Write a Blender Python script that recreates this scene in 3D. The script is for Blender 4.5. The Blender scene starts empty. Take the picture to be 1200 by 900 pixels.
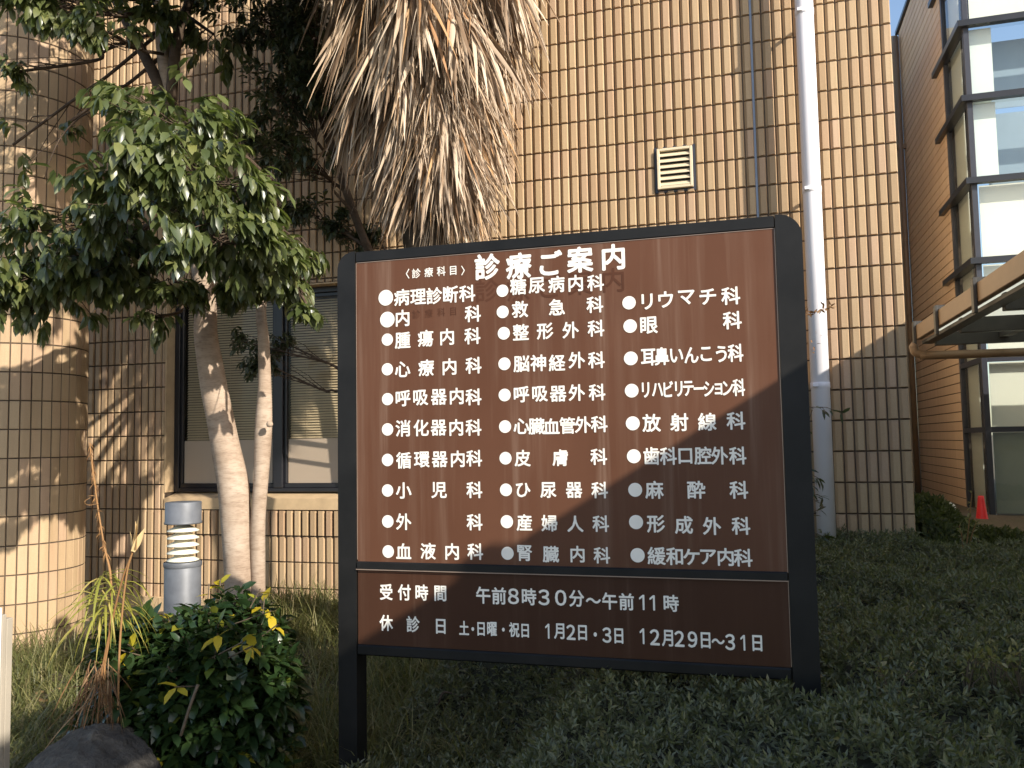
import bpy, math, random
import numpy as np
from mathutils import Vector, Matrix, noise as mnoise
rng = np.random.default_rng(7)
random.seed(7)
scene = bpy.context.scene
COL = scene.collection
H = 1.6                      # eye height; geometry is authored relative to the eye and lifted by H
R = math.radians

# ------------------------------------------------------------------ camera
F_PX, YAW, PITCH, ROLL = 982.77, 0.280777, 0.068940, -0.0174561
fw = np.array([-math.sin(YAW)*math.cos(PITCH), math.cos(YAW)*math.cos(PITCH), math.sin(PITCH)])
r0 = np.array([math.cos(YAW), math.sin(YAW), 0.0]); u0 = np.cross(r0, fw)
rt = math.cos(ROLL)*r0 + math.sin(ROLL)*u0
up = math.cos(ROLL)*u0 - math.sin(ROLL)*r0
cd = bpy.data.cameras.new('camera'); cam = bpy.data.objects.new('camera', cd); COL.objects.link(cam)
cd.sensor_width = 36; cd.lens = F_PX/1200*36; cd.clip_end = 2000; cd.clip_start = 0.05
M = Matrix(((rt[0], up[0], -fw[0], 0), (rt[1], up[1], -fw[1], 0), (rt[2], up[2], -fw[2], H), (0, 0, 0, 1)))
cam.matrix_world = M
scene.camera = cam

def P(px, py, Y):
    """survey helper: point at depth Y on the sight line of a photo pixel (eye-relative)"""
    d = fw + rt*(px-600)/F_PX - up*(py-450)/F_PX
    return d*(Y/d[1])

def halfw(pxa,pxb,py,Y):
    """true half width of a round thing that spans two photo columns"""
    d=fw+rt*((pxa+pxb)/2-600)/F_PX-up*(py-450)/F_PX
    return (pxb-pxa)/2*(Y/d[1])/F_PX/math.sqrt(1+(((pxa+pxb)/2-600)/F_PX)**2)
# ------------------------------------------------------------------ object helpers
def tag(o, label=None, cat=None, group=None, kind=None):
    if label: o['label'] = label
    if cat: o['category'] = cat
    if group: o['group'] = group
    if kind: o['kind'] = kind
    return o

def empty(name, loc, label, cat, group=None):
    o = bpy.data.objects.new(name, None); COL.objects.link(o)
    o.empty_display_size = 0.1
    o.location = (loc[0], loc[1], loc[2]+H)
    return tag(o, label, cat, group)

def wloc(o):
    v = Vector(o.location)
    while o.parent:
        o = o.parent; v += Vector(o.location)
    return v

class MB:
    def __init__(s): s.v = []; s.f = []; s.m = []; s.n = 0; s.smooth = []
    def add(s, v, f, m=0, smooth=False):
        v = np.asarray(v, float).reshape(-1, 3)
        s.v.append(v)
        b = s.n
        for q in f: s.f.append([i+b for i in q])
        s.m += [m]*len(f); s.smooth += [smooth]*len(f); s.n += len(v)
    def box(s, x0, x1, y0, y1, z0, z1, m=0):
        v = [(x0,y0,z0),(x1,y0,z0),(x1,y1,z0),(x0,y1,z0),(x0,y0,z1),(x1,y0,z1),(x1,y1,z1),(x0,y1,z1)]
        s.add(v, [(0,3,2,1),(4,5,6,7),(0,1,5,4),(1,2,6,5),(2,3,7,6),(3,0,4,7)], m)
    def bbox(s, x0, x1, y0, y1, z0, z1, b=0.004, m=0):
        """box with chamfered edges"""
        xs=(x0,x1); ys=(y0,y1); zs=(z0,z1); v=[]; idx={}
        for i in (0,1):
            for j in (0,1):
                for k in (0,1):
                    sx=1-2*i; sy=1-2*j; sz=1-2*k
                    c=(xs[i],ys[j],zs[k])
                    idx[i,j,k,0]=len(v); v.append((c[0],c[1]+sy*b,c[2]+sz*b))
                    idx[i,j,k,1]=len(v); v.append((c[0]+sx*b,c[1],c[2]+sz*b))
                    idx[i,j,k,2]=len(v); v.append((c[0]+sx*b,c[1]+sy*b,c[2]))
        f=[]
        A=idx
        def q(*a): f.append(a)
        for i in (0,1):
            a=[A[i,0,0,0],A[i,1,0,0],A[i,1,1,0],A[i,0,1,0]]; f.append(a if i else a[::-1])
            a=[A[0,i,0,1],A[1,i,0,1],A[1,i,1,1],A[0,i,1,1]]; f.append(a[::-1] if i else a)
            a=[A[0,0,i,2],A[1,0,i,2],A[1,1,i,2],A[0,1,i,2]]; f.append(a if i else a[::-1])
        for i in (0,1):
            for j in (0,1):
                f.append([A[i,j,0,0],A[i,j,1,0],A[i,j,1,1],A[i,j,0,1]])
                f.append([A[i,0,j,0],A[i,1,j,0],A[i,1,j,2],A[i,0,j,2]])
                f.append([A[0,i,j,1],A[1,i,j,1],A[1,i,j,2],A[0,i,j,2]])
        for i in (0,1):
            for j in (0,1):
                for k in (0,1): f.append([A[i,j,k,0],A[i,j,k,1],A[i,j,k,2]])
        s.add(v,f,m)
    def tube(s, pts, rad, seg=10, m=0, cap=True, wob=0.0, smooth=True):
        pts=np.asarray(pts,float); n=len(pts)
        rad=np.full(n,rad) if np.isscalar(rad) else np.asarray(rad,float)
        t=np.gradient(pts,axis=0); t/=np.linalg.norm(t,axis=1)[:,None]+1e-9
        a=np.array([1.,0,0]) if abs(t[0][0])<.9 else np.array([0,1.,0])
        V=[]
        nrm=np.cross(t[0],a); nrm/=np.linalg.norm(nrm)
        ph=rng.uniform(0,6.28,6)
        for i in range(n):
            nrm=nrm-t[i]*(nrm@t[i]); nrm/=np.linalg.norm(nrm); bn=np.cross(t[i],nrm)
            for k in range(seg):
                an=2*math.pi*k/seg
                w=1+wob*(math.sin(2*an+ph[0]+i*.35)+.6*math.sin(3*an+ph[1]-i*.5)+.5*math.sin(5*an+ph[2]+i*.9))
                V.append(pts[i]+rad[i]*w*(math.cos(an)*nrm+math.sin(an)*bn))
        f=[]
        for i in range(n-1):
            for k in range(seg):
                k2=(k+1)%seg
                f.append((i*seg+k,i*seg+k2,(i+1)*seg+k2,(i+1)*seg+k))
        s.add(V,f,m,smooth)
        if cap:
            s.f.append([s.n-n*seg+k for k in range(seg)][::-1]); s.f.append([s.n-seg+k for k in range(seg)])
            s.m+=[m,m]; s.smooth+=[False,False]
    def lathe(s, c, prof, seg=24, m=0, smooth=True, a0=0, a1=2*math.pi):
        V=[]; full=abs(a1-a0-2*math.pi)<1e-6; n=seg if full else seg+1
        for r,z in prof:
            for k in range(n):
                a=a0+(a1-a0)*k/seg
                V.append((c[0]+r*math.cos(a),c[1]+r*math.sin(a),c[2]+z))
        f=[]
        for i in range(len(prof)-1):
            for k in range(seg):
                k2=(k+1)%n
                f.append((i*n+k,i*n+k2,(i+1)*n+k2,(i+1)*n+k))
        s.add(V,f,m,smooth)
    def prism(s, poly, y0, y1, m=0):
        """polygon in x,z extruded along y"""
        n=len(poly)
        v=[(x,y0,z) for x,z in poly]+[(x,y1,z) for x,z in poly]
        f=[tuple(range(n)),tuple(range(2*n-1,n-1,-1))]+[(i+n,(i+1)%n+n,(i+1)%n,i) for i in range(n)]
        s.add(v,f,m)
    def build(s, name, mats, parent=None, origin=None):
        me=bpy.data.meshes.new(name)
        v=np.concatenate(s.v)+np.array([0,0,H])
        o=bpy.data.objects.new(name,me); COL.objects.link(o)
        if parent is not None:
            off=wloc(parent); o.parent=parent
        else:
            off=Vector((origin[0],origin[1],origin[2]+H)) if origin is not None else Vector((0,0,0))
            o.location=off
        v=v-np.array(off)
        me.from_pydata(v.tolist(),[],s.f)
        for mt in (mats if isinstance(mats,(list,tuple)) else [mats]): me.materials.append(mt)
        me.polygons.foreach_set('material_index',s.m)
        me.polygons.foreach_set('use_smooth',s.smooth)
        me.update()
        return o

def fast_mesh(name, V, template, nper, mats, parent=None, origin=None, smooth=True, matidx=None):
    """many copies of one little face template; V = (N, nper, 3) eye-relative"""
    N=len(V)
    me=bpy.data.meshes.new(name); o=bpy.data.objects.new(name,me); COL.objects.link(o)
    if parent is not None: off=np.array(wloc(parent)); o.parent=parent
    else:
        off=np.array([origin[0],origin[1],origin[2]+H]) if origin is not None else np.zeros(3); o.location=off
    v=(V.reshape(-1,3)+np.array([0,0,H])-off).astype(np.float32)
    lt=np.concatenate([np.array(f) for f in template]); sizes=np.array([len(f) for f in template])
    loops=(lt[None,:]+(np.arange(N)*nper)[:,None]).ravel()
    tot=np.tile(sizes,N); start=np.concatenate([[0],np.cumsum(tot)[:-1]])
    me.vertices.add(len(v)); me.vertices.foreach_set('co',v.ravel())
    me.loops.add(len(loops)); me.loops.foreach_set('vertex_index',loops.astype(np.int32))
    me.polygons.add(len(tot)); me.polygons.foreach_set('loop_start',start.astype(np.int32))
    try: me.polygons.foreach_set('loop_total',tot.astype(np.int32))
    except Exception: pass
    me.polygons.foreach_set('use_smooth',np.full(len(tot),smooth))
    for mt in (mats if isinstance(mats,(list,tuple)) else [mats]): me.materials.append(mt)
    if matidx is not None: me.polygons.foreach_set('material_index',np.repeat(matidx,len(template)).astype(np.int32))
    me.update(calc_edges=True); me.validate()
    return o

def unit(a): return a/(np.linalg.norm(a,axis=-1,keepdims=True)+1e-9)

# leaf templates: (along, across, up) in unit leaf
LEAF8 = np.array([(0,0,0),(.28,.19,.03),(.28,0,-.015),(.28,-.19,.03),(.68,.17,-.03),(.68,0,-.07),(.68,-.17,-.03),(1,0,-.20)])
LEAF8F = [(0,2,1),(0,3,2),(1,2,5,4),(2,3,6,5),(4,5,7),(5,6,7)]
LEAF4 = np.array([(0,0,0),(.45,.2,.04),(.45,-.2,.04),(1,0,-.08)])
LEAF4F = [(0,2,3),(0,3,1)]

def leaves(pos, dirs, nrm, size, tmpl, wid=1.0, curl=1.0):
    d=unit(dirs); s=unit(np.cross(d,nrm)); n=np.cross(s,d)
    size=np.broadcast_to(np.asarray(size,float),(len(pos),))[:,None,None]
    wid=np.broadcast_to(np.asarray(wid,float),(len(pos),))[:,None,None]
    curl=np.broadcast_to(np.asarray(curl,float),(len(pos),))[:,None,None]
    t=tmpl[None]
    return pos[:,None,:]+size*(t[...,0:1]*d[:,None]+wid*t[...,1:2]*s[:,None]+curl*t[...,2:3]*n[:,None])

def catmull(pts, per=6):
    pts=np.asarray(pts,float); p=np.vstack([2*pts[0]-pts[1],pts,2*pts[-1]-pts[-2]]); out=[]
    for i in range(1,len(p)-2):
        for t in np.linspace(0,1,per,endpoint=False):
            out.append(.5*((2*p[i])+(-p[i-1]+p[i+1])*t+(2*p[i-1]-5*p[i]+4*p[i+1]-p[i+2])*t*t+(-p[i-1]+3*p[i]-3*p[i+1]+p[i+2])*t**3))
    out.append(pts[-1]); return np.array(out)

# ------------------------------------------------------------------ materials
def mat(name):
    m=bpy.data.materials.new(name); m.use_nodes=True; nt=m.node_tree
    return m,nt,nt.nodes['Principled BSDF'],nt.nodes['Material Output']
def N(nt,t,**kw):
    n=nt.nodes.new(t)
    for k,v in kw.items():
        if k in n.inputs.keys(): n.inputs[k].default_value=v
        else: setattr(n,k,v)
    return n
def L(nt,a,b): nt.links.new(a,b)
def ramp(nt,stops,fac=None,interp='LINEAR'):
    n=nt.nodes.new('ShaderNodeValToRGB'); n.color_ramp.interpolation=interp
    e=n.color_ramp.elements
    while len(e)<len(stops): e.new(.5)
    for el,(p,c) in zip(e,stops): el.position=p; el.color=(*c,1)
    if fac is not None: L(nt,fac,n.inputs[0])
    return n
def pos(nt,scale=(1,1,1)):
    g=nt.nodes.new('ShaderNodeNewGeometry'); mp=nt.nodes.new('ShaderNodeMapping'); mp.inputs['Scale'].default_value=scale
    L(nt,g.outputs['Position'],mp.inputs['Vector']); return mp.outputs['Vector']
def noise(nt,vec,scale,detail=4,rough=.55):
    n=N(nt,'ShaderNodeTexNoise'); n.inputs['Scale'].default_value=scale; n.inputs['Detail'].default_value=detail; n.inputs['Roughness'].default_value=rough
    if vec is not None: L(nt,vec,n.inputs['Vector'])
    return n.outputs['Fac']
def mixc(nt,fac,a,b,mode='MIX'):
    n=nt.nodes.new('ShaderNodeMix'); n.data_type='RGBA'; n.blend_type=mode
    for s,v in ((n.inputs['Factor'],fac),(n.inputs['A'],a),(n.inputs['B'],b)):
        pass
    ia=[i for i in n.inputs if i.name=='A' and i.type=='RGBA'][0]; ib=[i for i in n.inputs if i.name=='B' and i.type=='RGBA'][0]; fi=n.inputs[0]
    for s,v in ((fi,fac),(ia,a),(ib,b)):
        if hasattr(v,'is_output'): L(nt,v,s)
        elif s is fi: s.default_value=v
        else: s.default_value=(*v,1)
    return [o for o in n.outputs if o.type=='RGBA'][0]
def bump(nt,bsdf,h,strength=.3,dist=.01):
    b=nt.nodes.new('ShaderNodeBump'); b.inputs['Strength'].default_value=strength; b.inputs['Distance'].default_value=dist
    L(nt,h,b.inputs['Height']); L(nt,b.outputs['Normal'],bsdf.inputs['Normal'])
def simple(name,c,rough=.5,metal=0,var=.12,vs=6,bmp=0,spec=.5):
    m,nt,b,o=mat(name)
    v=pos(nt); f=noise(nt,v,vs,5)
    lo=tuple(x*(1-var) for x in c); hi=tuple(min(1,x*(1+var)) for x in c)
    L(nt,ramp(nt,[(.3,lo),(.7,hi)],f).outputs[0],b.inputs['Base Color'])
    b.inputs['Roughness'].default_value=rough; b.inputs['Metallic'].default_value=metal; b.inputs['Specular IOR Level'].default_value=spec
    if bmp: bump(nt,b,noise(nt,v,vs*12,3),bmp,.002)
    return m
def island(nt):
    return nt.nodes.new('ShaderNodeNewGeometry').outputs['Random Per Island']
def leafmat(name,stops,rough=.38,trans=.25,spec=.5,tcol=None):
    m,nt,b,o=mat(name)
    c=ramp(nt,stops,island(nt)).outputs[0]
    v=pos(nt); f=noise(nt,v,14,3)
    c2=mixc(nt,f,c,(.5,.5,.5),'OVERLAY')
    L(nt,c2,b.inputs['Base Color']); b.inputs['Roughness'].default_value=rough; b.inputs['Specular IOR Level'].default_value=spec
    t=nt.nodes.new('ShaderNodeBsdfTranslucent')
    tc=mixc(nt,.6,c2,tcol or (.18,.26,.03)); L(nt,tc,t.inputs['Color'])
    mx=nt.nodes.new('ShaderNodeMixShader'); mx.inputs[0].default_value=trans
    L(nt,b.outputs[0],mx.inputs[1]); L(nt,t.outputs[0],mx.inputs[2]); L(nt,mx.outputs[0],o.inputs['Surface'])
    return m

def tile_material(name,stops,streak=.38):
    m,nt,b,o=mat(name)
    c=ramp(nt,stops,island(nt)).outputs[0]
    v=pos(nt); grain=noise(nt,v,160,3,.7)
    c=mixc(nt,.35,c,ramp(nt,[(.3,(.62,.55,.47)),(.7,(1,1,1))],grain).outputs[0],'MULTIPLY')
    st=noise(nt,pos(nt,(5,5,.35)),1.5,5,.65)
    c=mixc(nt,streak,c,ramp(nt,[(.35,(.55,.48,.40)),(.62,(1,1,1))],st).outputs[0],'MULTIPLY')
    L(nt,c,b.inputs['Base Color']); b.inputs['Roughness'].default_value=.62; b.inputs['Specular IOR Level'].default_value=.3
    bump(nt,b,grain,.25,.002)
    return m
TILE=tile_material('buff_tile',[(0,(.42,.300,.182)),(.3,(.47,.340,.207)),(.6,(.50,.368,.225)),(.85,(.46,.318,.20)),(1,(.51,.362,.245))])
TILE_WING=tile_material('brown_tile',[(0,(.66,.46,.31)),(.5,(.72,.52,.35)),(1,(.68,.48,.325))],.2)
MORTAR=simple('mortar',(.075,.052,.034),.9,var=.3,vs=20)
CONC=simple('sill_concrete',(.50,.36,.21),.7,var=.12,vs=9,bmp=.2)
GREYWALL=simple('grey_render',(.34,.30,.24),.8,var=.1,vs=3)
FRAME=simple('dark_bronze_aluminium',(.012,.012,.015),.35,var=.2,vs=5)
FRAME_GREY=simple('slate_aluminium',(.028,.030,.042),.4,var=.1)
SIGNFRAME=simple('black_painted_steel',(.009,.0085,.008),.5,var=.4,vs=7,bmp=.05,spec=.28)
WHITEPIPE=simple('white_pipe_paint',(.72,.70,.72),.45,var=.04,vs=3)
GALV=simple('galvanised_steel',(.125,.132,.145),.5,metal=.15,var=.25,vs=9)
LOUVRE=simple('cream_louvre',(.62,.52,.36),.5,var=.05)
SEALANT=simple('blue_grey_sealant',(.20,.24,.32),.6,var=.1)
BEAM=simple('tan_beam_paint',(.19,.125,.075),.45,var=.08)
BEAMDARK=simple('dark_beam_paint',(.035,.033,.03),.5,var=.2)
CONE=simple('red_cone_plastic',(.80,.03,.035),.4,var=.06)
CREAM=simple('cream_white_louvre',(.80,.75,.62),.5,var=.03)
WHITEBAND=simple('pale_plastic',(.72,.72,.70),.5,var=.05)
ROCK=None

def rockmat():
    m,nt,b,o=mat('rock_stone'); v=pos(nt)
    f=noise(nt,v,9,8,.65); g=noise(nt,v,45,4,.6)
    c=ramp(nt,[(.3,(.035,.032,.028)),(.55,(.085,.076,.064)),(.75,(.16,.145,.12))],f).outputs[0]
    c=mixc(nt,.5,c,ramp(nt,[(.35,(.45,.45,.42)),(.65,(1,1,1))],g).outputs[0],'MULTIPLY')
    L(nt,c,b.inputs['Base Color']); b.inputs['Roughness'].default_value=.85; bump(nt,b,f,.9,.06); return m
ROCK=rockmat()

def barkmat(name,a,bcol,c,scale=1.0,bands=True):
    m,nt,b,o=mat(name)
    v=pos(nt,(3,3,9)); f=noise(nt,v,3*scale,6,.6); v2=pos(nt,(1,1,1)); g=noise(nt,v2,4*scale,5,.6); k=noise(nt,pos(nt,(10,10,60)),2*scale,3,.6)
    col=ramp(nt,[(.25,a),(.5,bcol),(.75,c)],g).outputs[0]
    col=mixc(nt,.45,col,ramp(nt,[(.36,(.55,.5,.45)),(.52,(1,1,1))],f).outputs[0],'MULTIPLY')
    col=mixc(nt,.3,col,ramp(nt,[(.38,(.45,.4,.36)),(.48,(1,1,1))],k).outputs[0],'MULTIPLY')
    L(nt,col,b.inputs['Base Color']); b.inputs['Roughness'].default_value=.8; b.inputs['Specular IOR Level'].default_value=.2
    bump(nt,b,k,.35,.006); return m
BARK=barkmat('pale_bark',(.30,.22,.16),(.40,.31,.235),(.47,.38,.30))
DARKBARK=barkmat('dark_bark',(.05,.035,.025),(.085,.06,.042),(.13,.095,.07))
TWIG=simple('twig_bark',(.11,.08,.05),.8,var=.3,vs=30)
PALMBARK=barkmat('palm_trunk_fibre',(.03,.022,.016),(.06,.045,.032),(.10,.075,.05),3)

LEAF_T=leafmat('broadleaf_green',[(0,(.046,.064,.020)),(.35,(.078,.099,.031)),(.7,(.108,.128,.042)),(.93,(.145,.158,.052)),(1,(.19,.195,.06))],.38,.26,.9)
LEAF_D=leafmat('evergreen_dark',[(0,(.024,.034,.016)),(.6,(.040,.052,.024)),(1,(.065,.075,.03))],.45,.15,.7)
LEAF_S=leafmat('glossy_shrub_leaf',[(0,(.014,.032,.012)),(.6,(.024,.048,.015)),(.96,(.04,.07,.018)),(.985,(.10,.13,.02)),(1,(.24,.21,.02))],.3,.15,.45)
LEAF_Y=leafmat('yellow_leaf',[(0,(.45,.34,.02)),(.5,(.55,.42,.03)),(1,(.30,.32,.04))],.45,.35,.4,(.6,.45,.03))
LEAF_H=leafmat('ground_cover_leaf',[(0,(.095,.094,.048)),(.5,(.14,.143,.068)),(.9,(.18,.178,.080)),(1,(.24,.20,.08))],.42,.28,.7)
LEAF_H2=leafmat('creeping_juniper_leaf',[(0,(.030,.040,.018)),(.6,(.048,.060,.026)),(1,(.085,.092,.035))],.55,.2,.3)
LEAF_N=leafmat('nandina_leaf',[(0,(.016,.03,.014)),(.7,(.03,.048,.018)),(1,(.06,.06,.02))],.38,.2)
GRASS=leafmat('grass_blade',[(0,(.085,.098,.034)),(.4,(.16,.168,.056)),(.75,(.25,.24,.095)),(1,(.38,.32,.17))],.45,.42,.4,(.28,.3,.06))
STRAW=leafmat('dead_frond_straw',[(0,(.10,.062,.036)),(.25,(.25,.17,.108)),(.36,(.34,.255,.178)),(.6,(.47,.365,.265)),(.85,(.60,.485,.37)),(.94,(.42,.26,.13)),(1,(.36,.20,.10))],.62,.12,.25,(.45,.3,.15))
DRY=leafmat('dry_stalk',[(0,(.24,.12,.05)),(.5,(.34,.19,.08)),(1,(.18,.09,.04))],.7,.1,.2,(.4,.22,.08))
DRYHEAD=leafmat('dry_seed_head',[(0,(.62,.45,.22)),(1,(.70,.52,.28))],.7,.2,.2,(.6,.4,.2))
DEADLEAF=leafmat('fallen_leaf',[(0,(.14,.07,.03)),(.5,(.24,.13,.06)),(1,(.36,.22,.11))],.75,.1,.2,(.3,.15,.05))

def groundmat():
    m,nt,b,o=mat('garden_soil'); v=pos(nt)
    f=noise(nt,v,1.4,6,.6); g=noise(nt,v,26,6,.7)
    c=ramp(nt,[(.3,(.055,.040,.026)),(.5,(.10,.072,.045)),(.7,(.15,.115,.07))],g).outputs[0]
    c=mixc(nt,ramp(nt,[(.45,(0,0,0)),(.6,(.55,.55,.55))],f).outputs[0],c,(.07,.075,.03))
    L(nt,c,b.inputs['Base Color']); b.inputs['Roughness'].default_value=.95; bump(nt,b,g,.8,.03); return m
SOIL=groundmat()
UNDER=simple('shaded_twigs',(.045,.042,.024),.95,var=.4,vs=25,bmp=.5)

def panelmat(name,k=1.0,st=1.0):
    m,nt,b,o=mat(name)
    col=noise(nt,pos(nt,(15,1,.8)),1.0,3,.6)          # runs of weathering below the letters
    col2=noise(nt,pos(nt,(42,1,1.3)),1.0,3,.55); big=noise(nt,pos(nt,(1.6,1,1.2)),1.3,3)
    base=ramp(nt,[(.3,(.104*k,.044*k,.024*k)),(.7,(.126*k,.055*k,.031*k))],big).outputs[0]
    s1=ramp(nt,[(.48,(0,0,0)),(.74,(.62*st,.62*st,.62*st))],col).outputs[0]
    s2=ramp(nt,[(.5,(.25,.25,.25)),(.7,(1,1,1))],col2).outputs[0]
    fac=mixc(nt,1,s1,s2,'MULTIPLY')
    c=mixc(nt,fac,base,(.27,.18,.13))
    L(nt,c,b.inputs['Base Color']); b.inputs['Roughness'].default_value=.42; b.inputs['Specular IOR Level'].default_value=.16
    bump(nt,b,big,.02,.01); return m
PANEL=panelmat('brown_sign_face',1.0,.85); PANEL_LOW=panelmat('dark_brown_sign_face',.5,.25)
LETTER=simple('white_vinyl_letter',(.87,.82,.73),.5,var=.05,vs=12)
GHOST=simple('faded_letter_mark',(.085,.034,.018),.45,var=.1,spec=.16)

def glassmat(name,tint=(1,1,1),refl=.14,rough=.0):
    m,nt,b,o=mat(name)
    tr=nt.nodes.new('ShaderNodeBsdfTransparent'); tr.inputs[0].default_value=(*tint,1)
    gl=nt.nodes.new('ShaderNodeBsdfGlossy'); gl.inputs['Roughness'].default_value=rough
    fr=nt.nodes.new('ShaderNodeLayerWeight'); fr.inputs['Blend'].default_value=.2
    ad=nt.nodes.new('ShaderNodeMath'); ad.operation='ADD'; ad.inputs[1].default_value=refl; ad.use_clamp=True; pw=nt.nodes.new('ShaderNodeMath'); pw.operation='POWER'; pw.inputs[1].default_value=3.0; L(nt,fr.outputs['Facing'],pw.inputs[0]); L(nt,pw.outputs[0],ad.inputs[0])
    mx=nt.nodes.new('ShaderNodeMixShader'); L(nt,ad.outputs[0],mx.inputs[0]); L(nt,tr.outputs[0],mx.inputs[1]); L(nt,gl.outputs[0],mx.inputs[2])
    L(nt,mx.outputs[0],o.inputs['Surface']); nt.nodes.remove(b); return m
GLASS=glassmat('clear_window_glass',(.92,.93,.93),.02)
GLASS_W=glassmat('reflective_glass',(.9,.94,.93),.10)
GLASS_SIDE=glassmat('side_reflective_glass',(.9,.94,.93),.30)
GLASS_G=glassmat('green_canopy_glass',(.74,.84,.79),.06)
def milky():
    m,nt,b,o=mat('milky_canopy_glass'); b.inputs['Base Color'].default_value=(.55,.62,.58,1); b.inputs['Roughness'].default_value=.3
    t=nt.nodes.new('ShaderNodeBsdfTranslucent'); t.inputs[0].default_value=(.60,.66,.60,1)
    mx=nt.nodes.new('ShaderNodeMixShader'); mx.inputs[0].default_value=.55; L(nt,b.outputs[0],mx.inputs[1]); L(nt,t.outputs[0],mx.inputs[2]); L(nt,mx.outputs[0],o.inputs['Surface']); return m
MILKY=milky()
BLIND=simple('beige_blind_slat',(.46,.36,.22),.6,var=.05)
FILM=simple('beige_window_film',(.46,.36,.27),.5,var=.03,vs=2)
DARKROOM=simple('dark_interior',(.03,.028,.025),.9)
PALEBLIND=simple('pale_roller_blind',(.82,.79,.68),.7,var=.02,vs=1)
PALECOL=simple('pale_interior_column',(.70,.74,.70),.7,var=.03,vs=1)
SKYTINT=simple('sky_tint_interior',(.26,.33,.40),.6,var=.15,vs=.8)  # blue of the mirrored sky, put into the panel behind the glass
GREYBLIND=simple('grey_green_blind',(.26,.28,.24),.7,var=.1,vs=1)

# ------------------------------------------------------------------ light
AZ=R(60); TEL=.605*math.sin(AZ); EL=math.atan(TEL)
w=bpy.data.worlds.new('World'); scene.world=w; w.use_nodes=True; nt=w.node_tree
sky=nt.nodes.new('ShaderNodeTexSky'); sky.sky_type='NISHITA'; sky.sun_disc=False
sky.sun_elevation=EL; sky.sun_rotation=math.pi-AZ; sky.air_density=1.0; sky.dust_density=1.1; sky.ozone_density=.8
bg=nt.nodes['Background']; bg.inputs['Strength'].default_value=.14
L(nt,sky.outputs[0],bg.inputs['Color'])
ld=bpy.data.lights.new('sun','SUN'); ld.energy=4.3; ld.angle=R(.53); ld.color=(1,.92,.80)
lo=bpy.data.objects.new('sun',ld); COL.objects.link(lo)
tosun=Vector((math.sin(AZ)*math.cos(EL),-math.cos(AZ)*math.cos(EL),math.sin(EL)))
lo.rotation_euler=tosun.to_track_quat('Z','Y').to_euler(); lo.location=(20,-12,20)
vs=scene.view_settings; vs.view_transform='Standard'; vs.look='None'; vs.gamma=1; vs.use_curve_mapping=False; vs.exposure=.85

# ------------------------------------------------------------------ ground
def sm(a,b,x):
    t=np.clip((x-a)/(b-a),0,1); return t*t*(3-2*t)
def ground_z(x,y):
    x=np.asarray(x,float); y=np.asarray(y,float)
    z=-1.56+.26*sm(3.6,6.6,y)*sm(-6.2,-3.6,x)+.22*sm(-1.6,.6,x)*sm(1.5,5.5,y)
    z=z+.06*sm(1.0,3.2,y)*sm(-3.5,-1.5,x)
    bumps=.02*np.sin(x*3.1+1)*np.sin(y*2.7)+.012*np.sin(x*7.3)*np.cos(y*6.1+.5)
    near=sm(20,10,np.abs(x))*sm(20,10,np.abs(y))
    return z*1.0+bumps*near
xs=np.unique(np.concatenate([[-600,-250,-100,-50,-25,-15,-11],np.arange(-9,5.01,.16),[6,8,12,20,35,70,150,300,600]]))
ys=np.unique(np.concatenate([[-600,-250,-100,-40,-20,-10,-5,-2],np.arange(0,8.01,.16),[9,10,12,14,17,20,30,60,150,300,600]]))
X,Y=np.meshgrid(xs,ys); Z=ground_z(X,Y)
nx,ny=len(xs),len(ys)
g=MB(); g.add(np.stack([X,Y,Z],-1).reshape(-1,3),[(j*nx+i,j*nx+i+1,(j+1)*nx+i+1,(j+1)*nx+i) for j in range(ny-1) for i in range(nx-1)],0,True)
tag(g.build('ground',SOIL),kind='structure')

PAVE=simple('grey_paving',(.30,.285,.26),.85,var=.1,vs=2,bmp=.2)
b=MB(); b.box(-40,40,-60,1.55,-1.7,-1.475); tag(b.build('bounce_paving',PAVE),kind='structure')  # unseen paving added to bounce light up to the signboard
# ------------------------------------------------------------------ hospital building (main tiled block)
WY=6.5; PX=.0757; PZ=.2226; XR=1.062; ZJ=-.555      # tile module, corner, a bed joint
ZTOP=6.2; ZBOT=-1.75
bld=empty('hospital_building',(-3.0,WY,-1.35),'buff tiled building with a round column and a dark framed window behind the signboard','building')
WIN=(-5.185,-2.21,-.405,1.415)      # x0,x1,z0,z1 of the opening
VENT=(-.667,-.380,1.925,2.262)
T8=[]  # tile template: back 4, front 4
def tile_verts(x0,x1,z0,z1,yb,dep,bl,br,bz=.004,off=0):
    f=yb-dep-off
    return [(x0,yb,z0),(x1,yb,z0),(x1,yb,z1),(x0,yb,z1),(x0+bl,f,z0+bz),(x1-br,f,z0+bz),(x1-br,f,z1-bz),(x0+bl,f,z1-bz)]
TF=[(4,5,6,7),(0,1,5,4),(1,2,6,5),(2,3,7,6),(3,0,4,7)]
tv=[]
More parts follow.
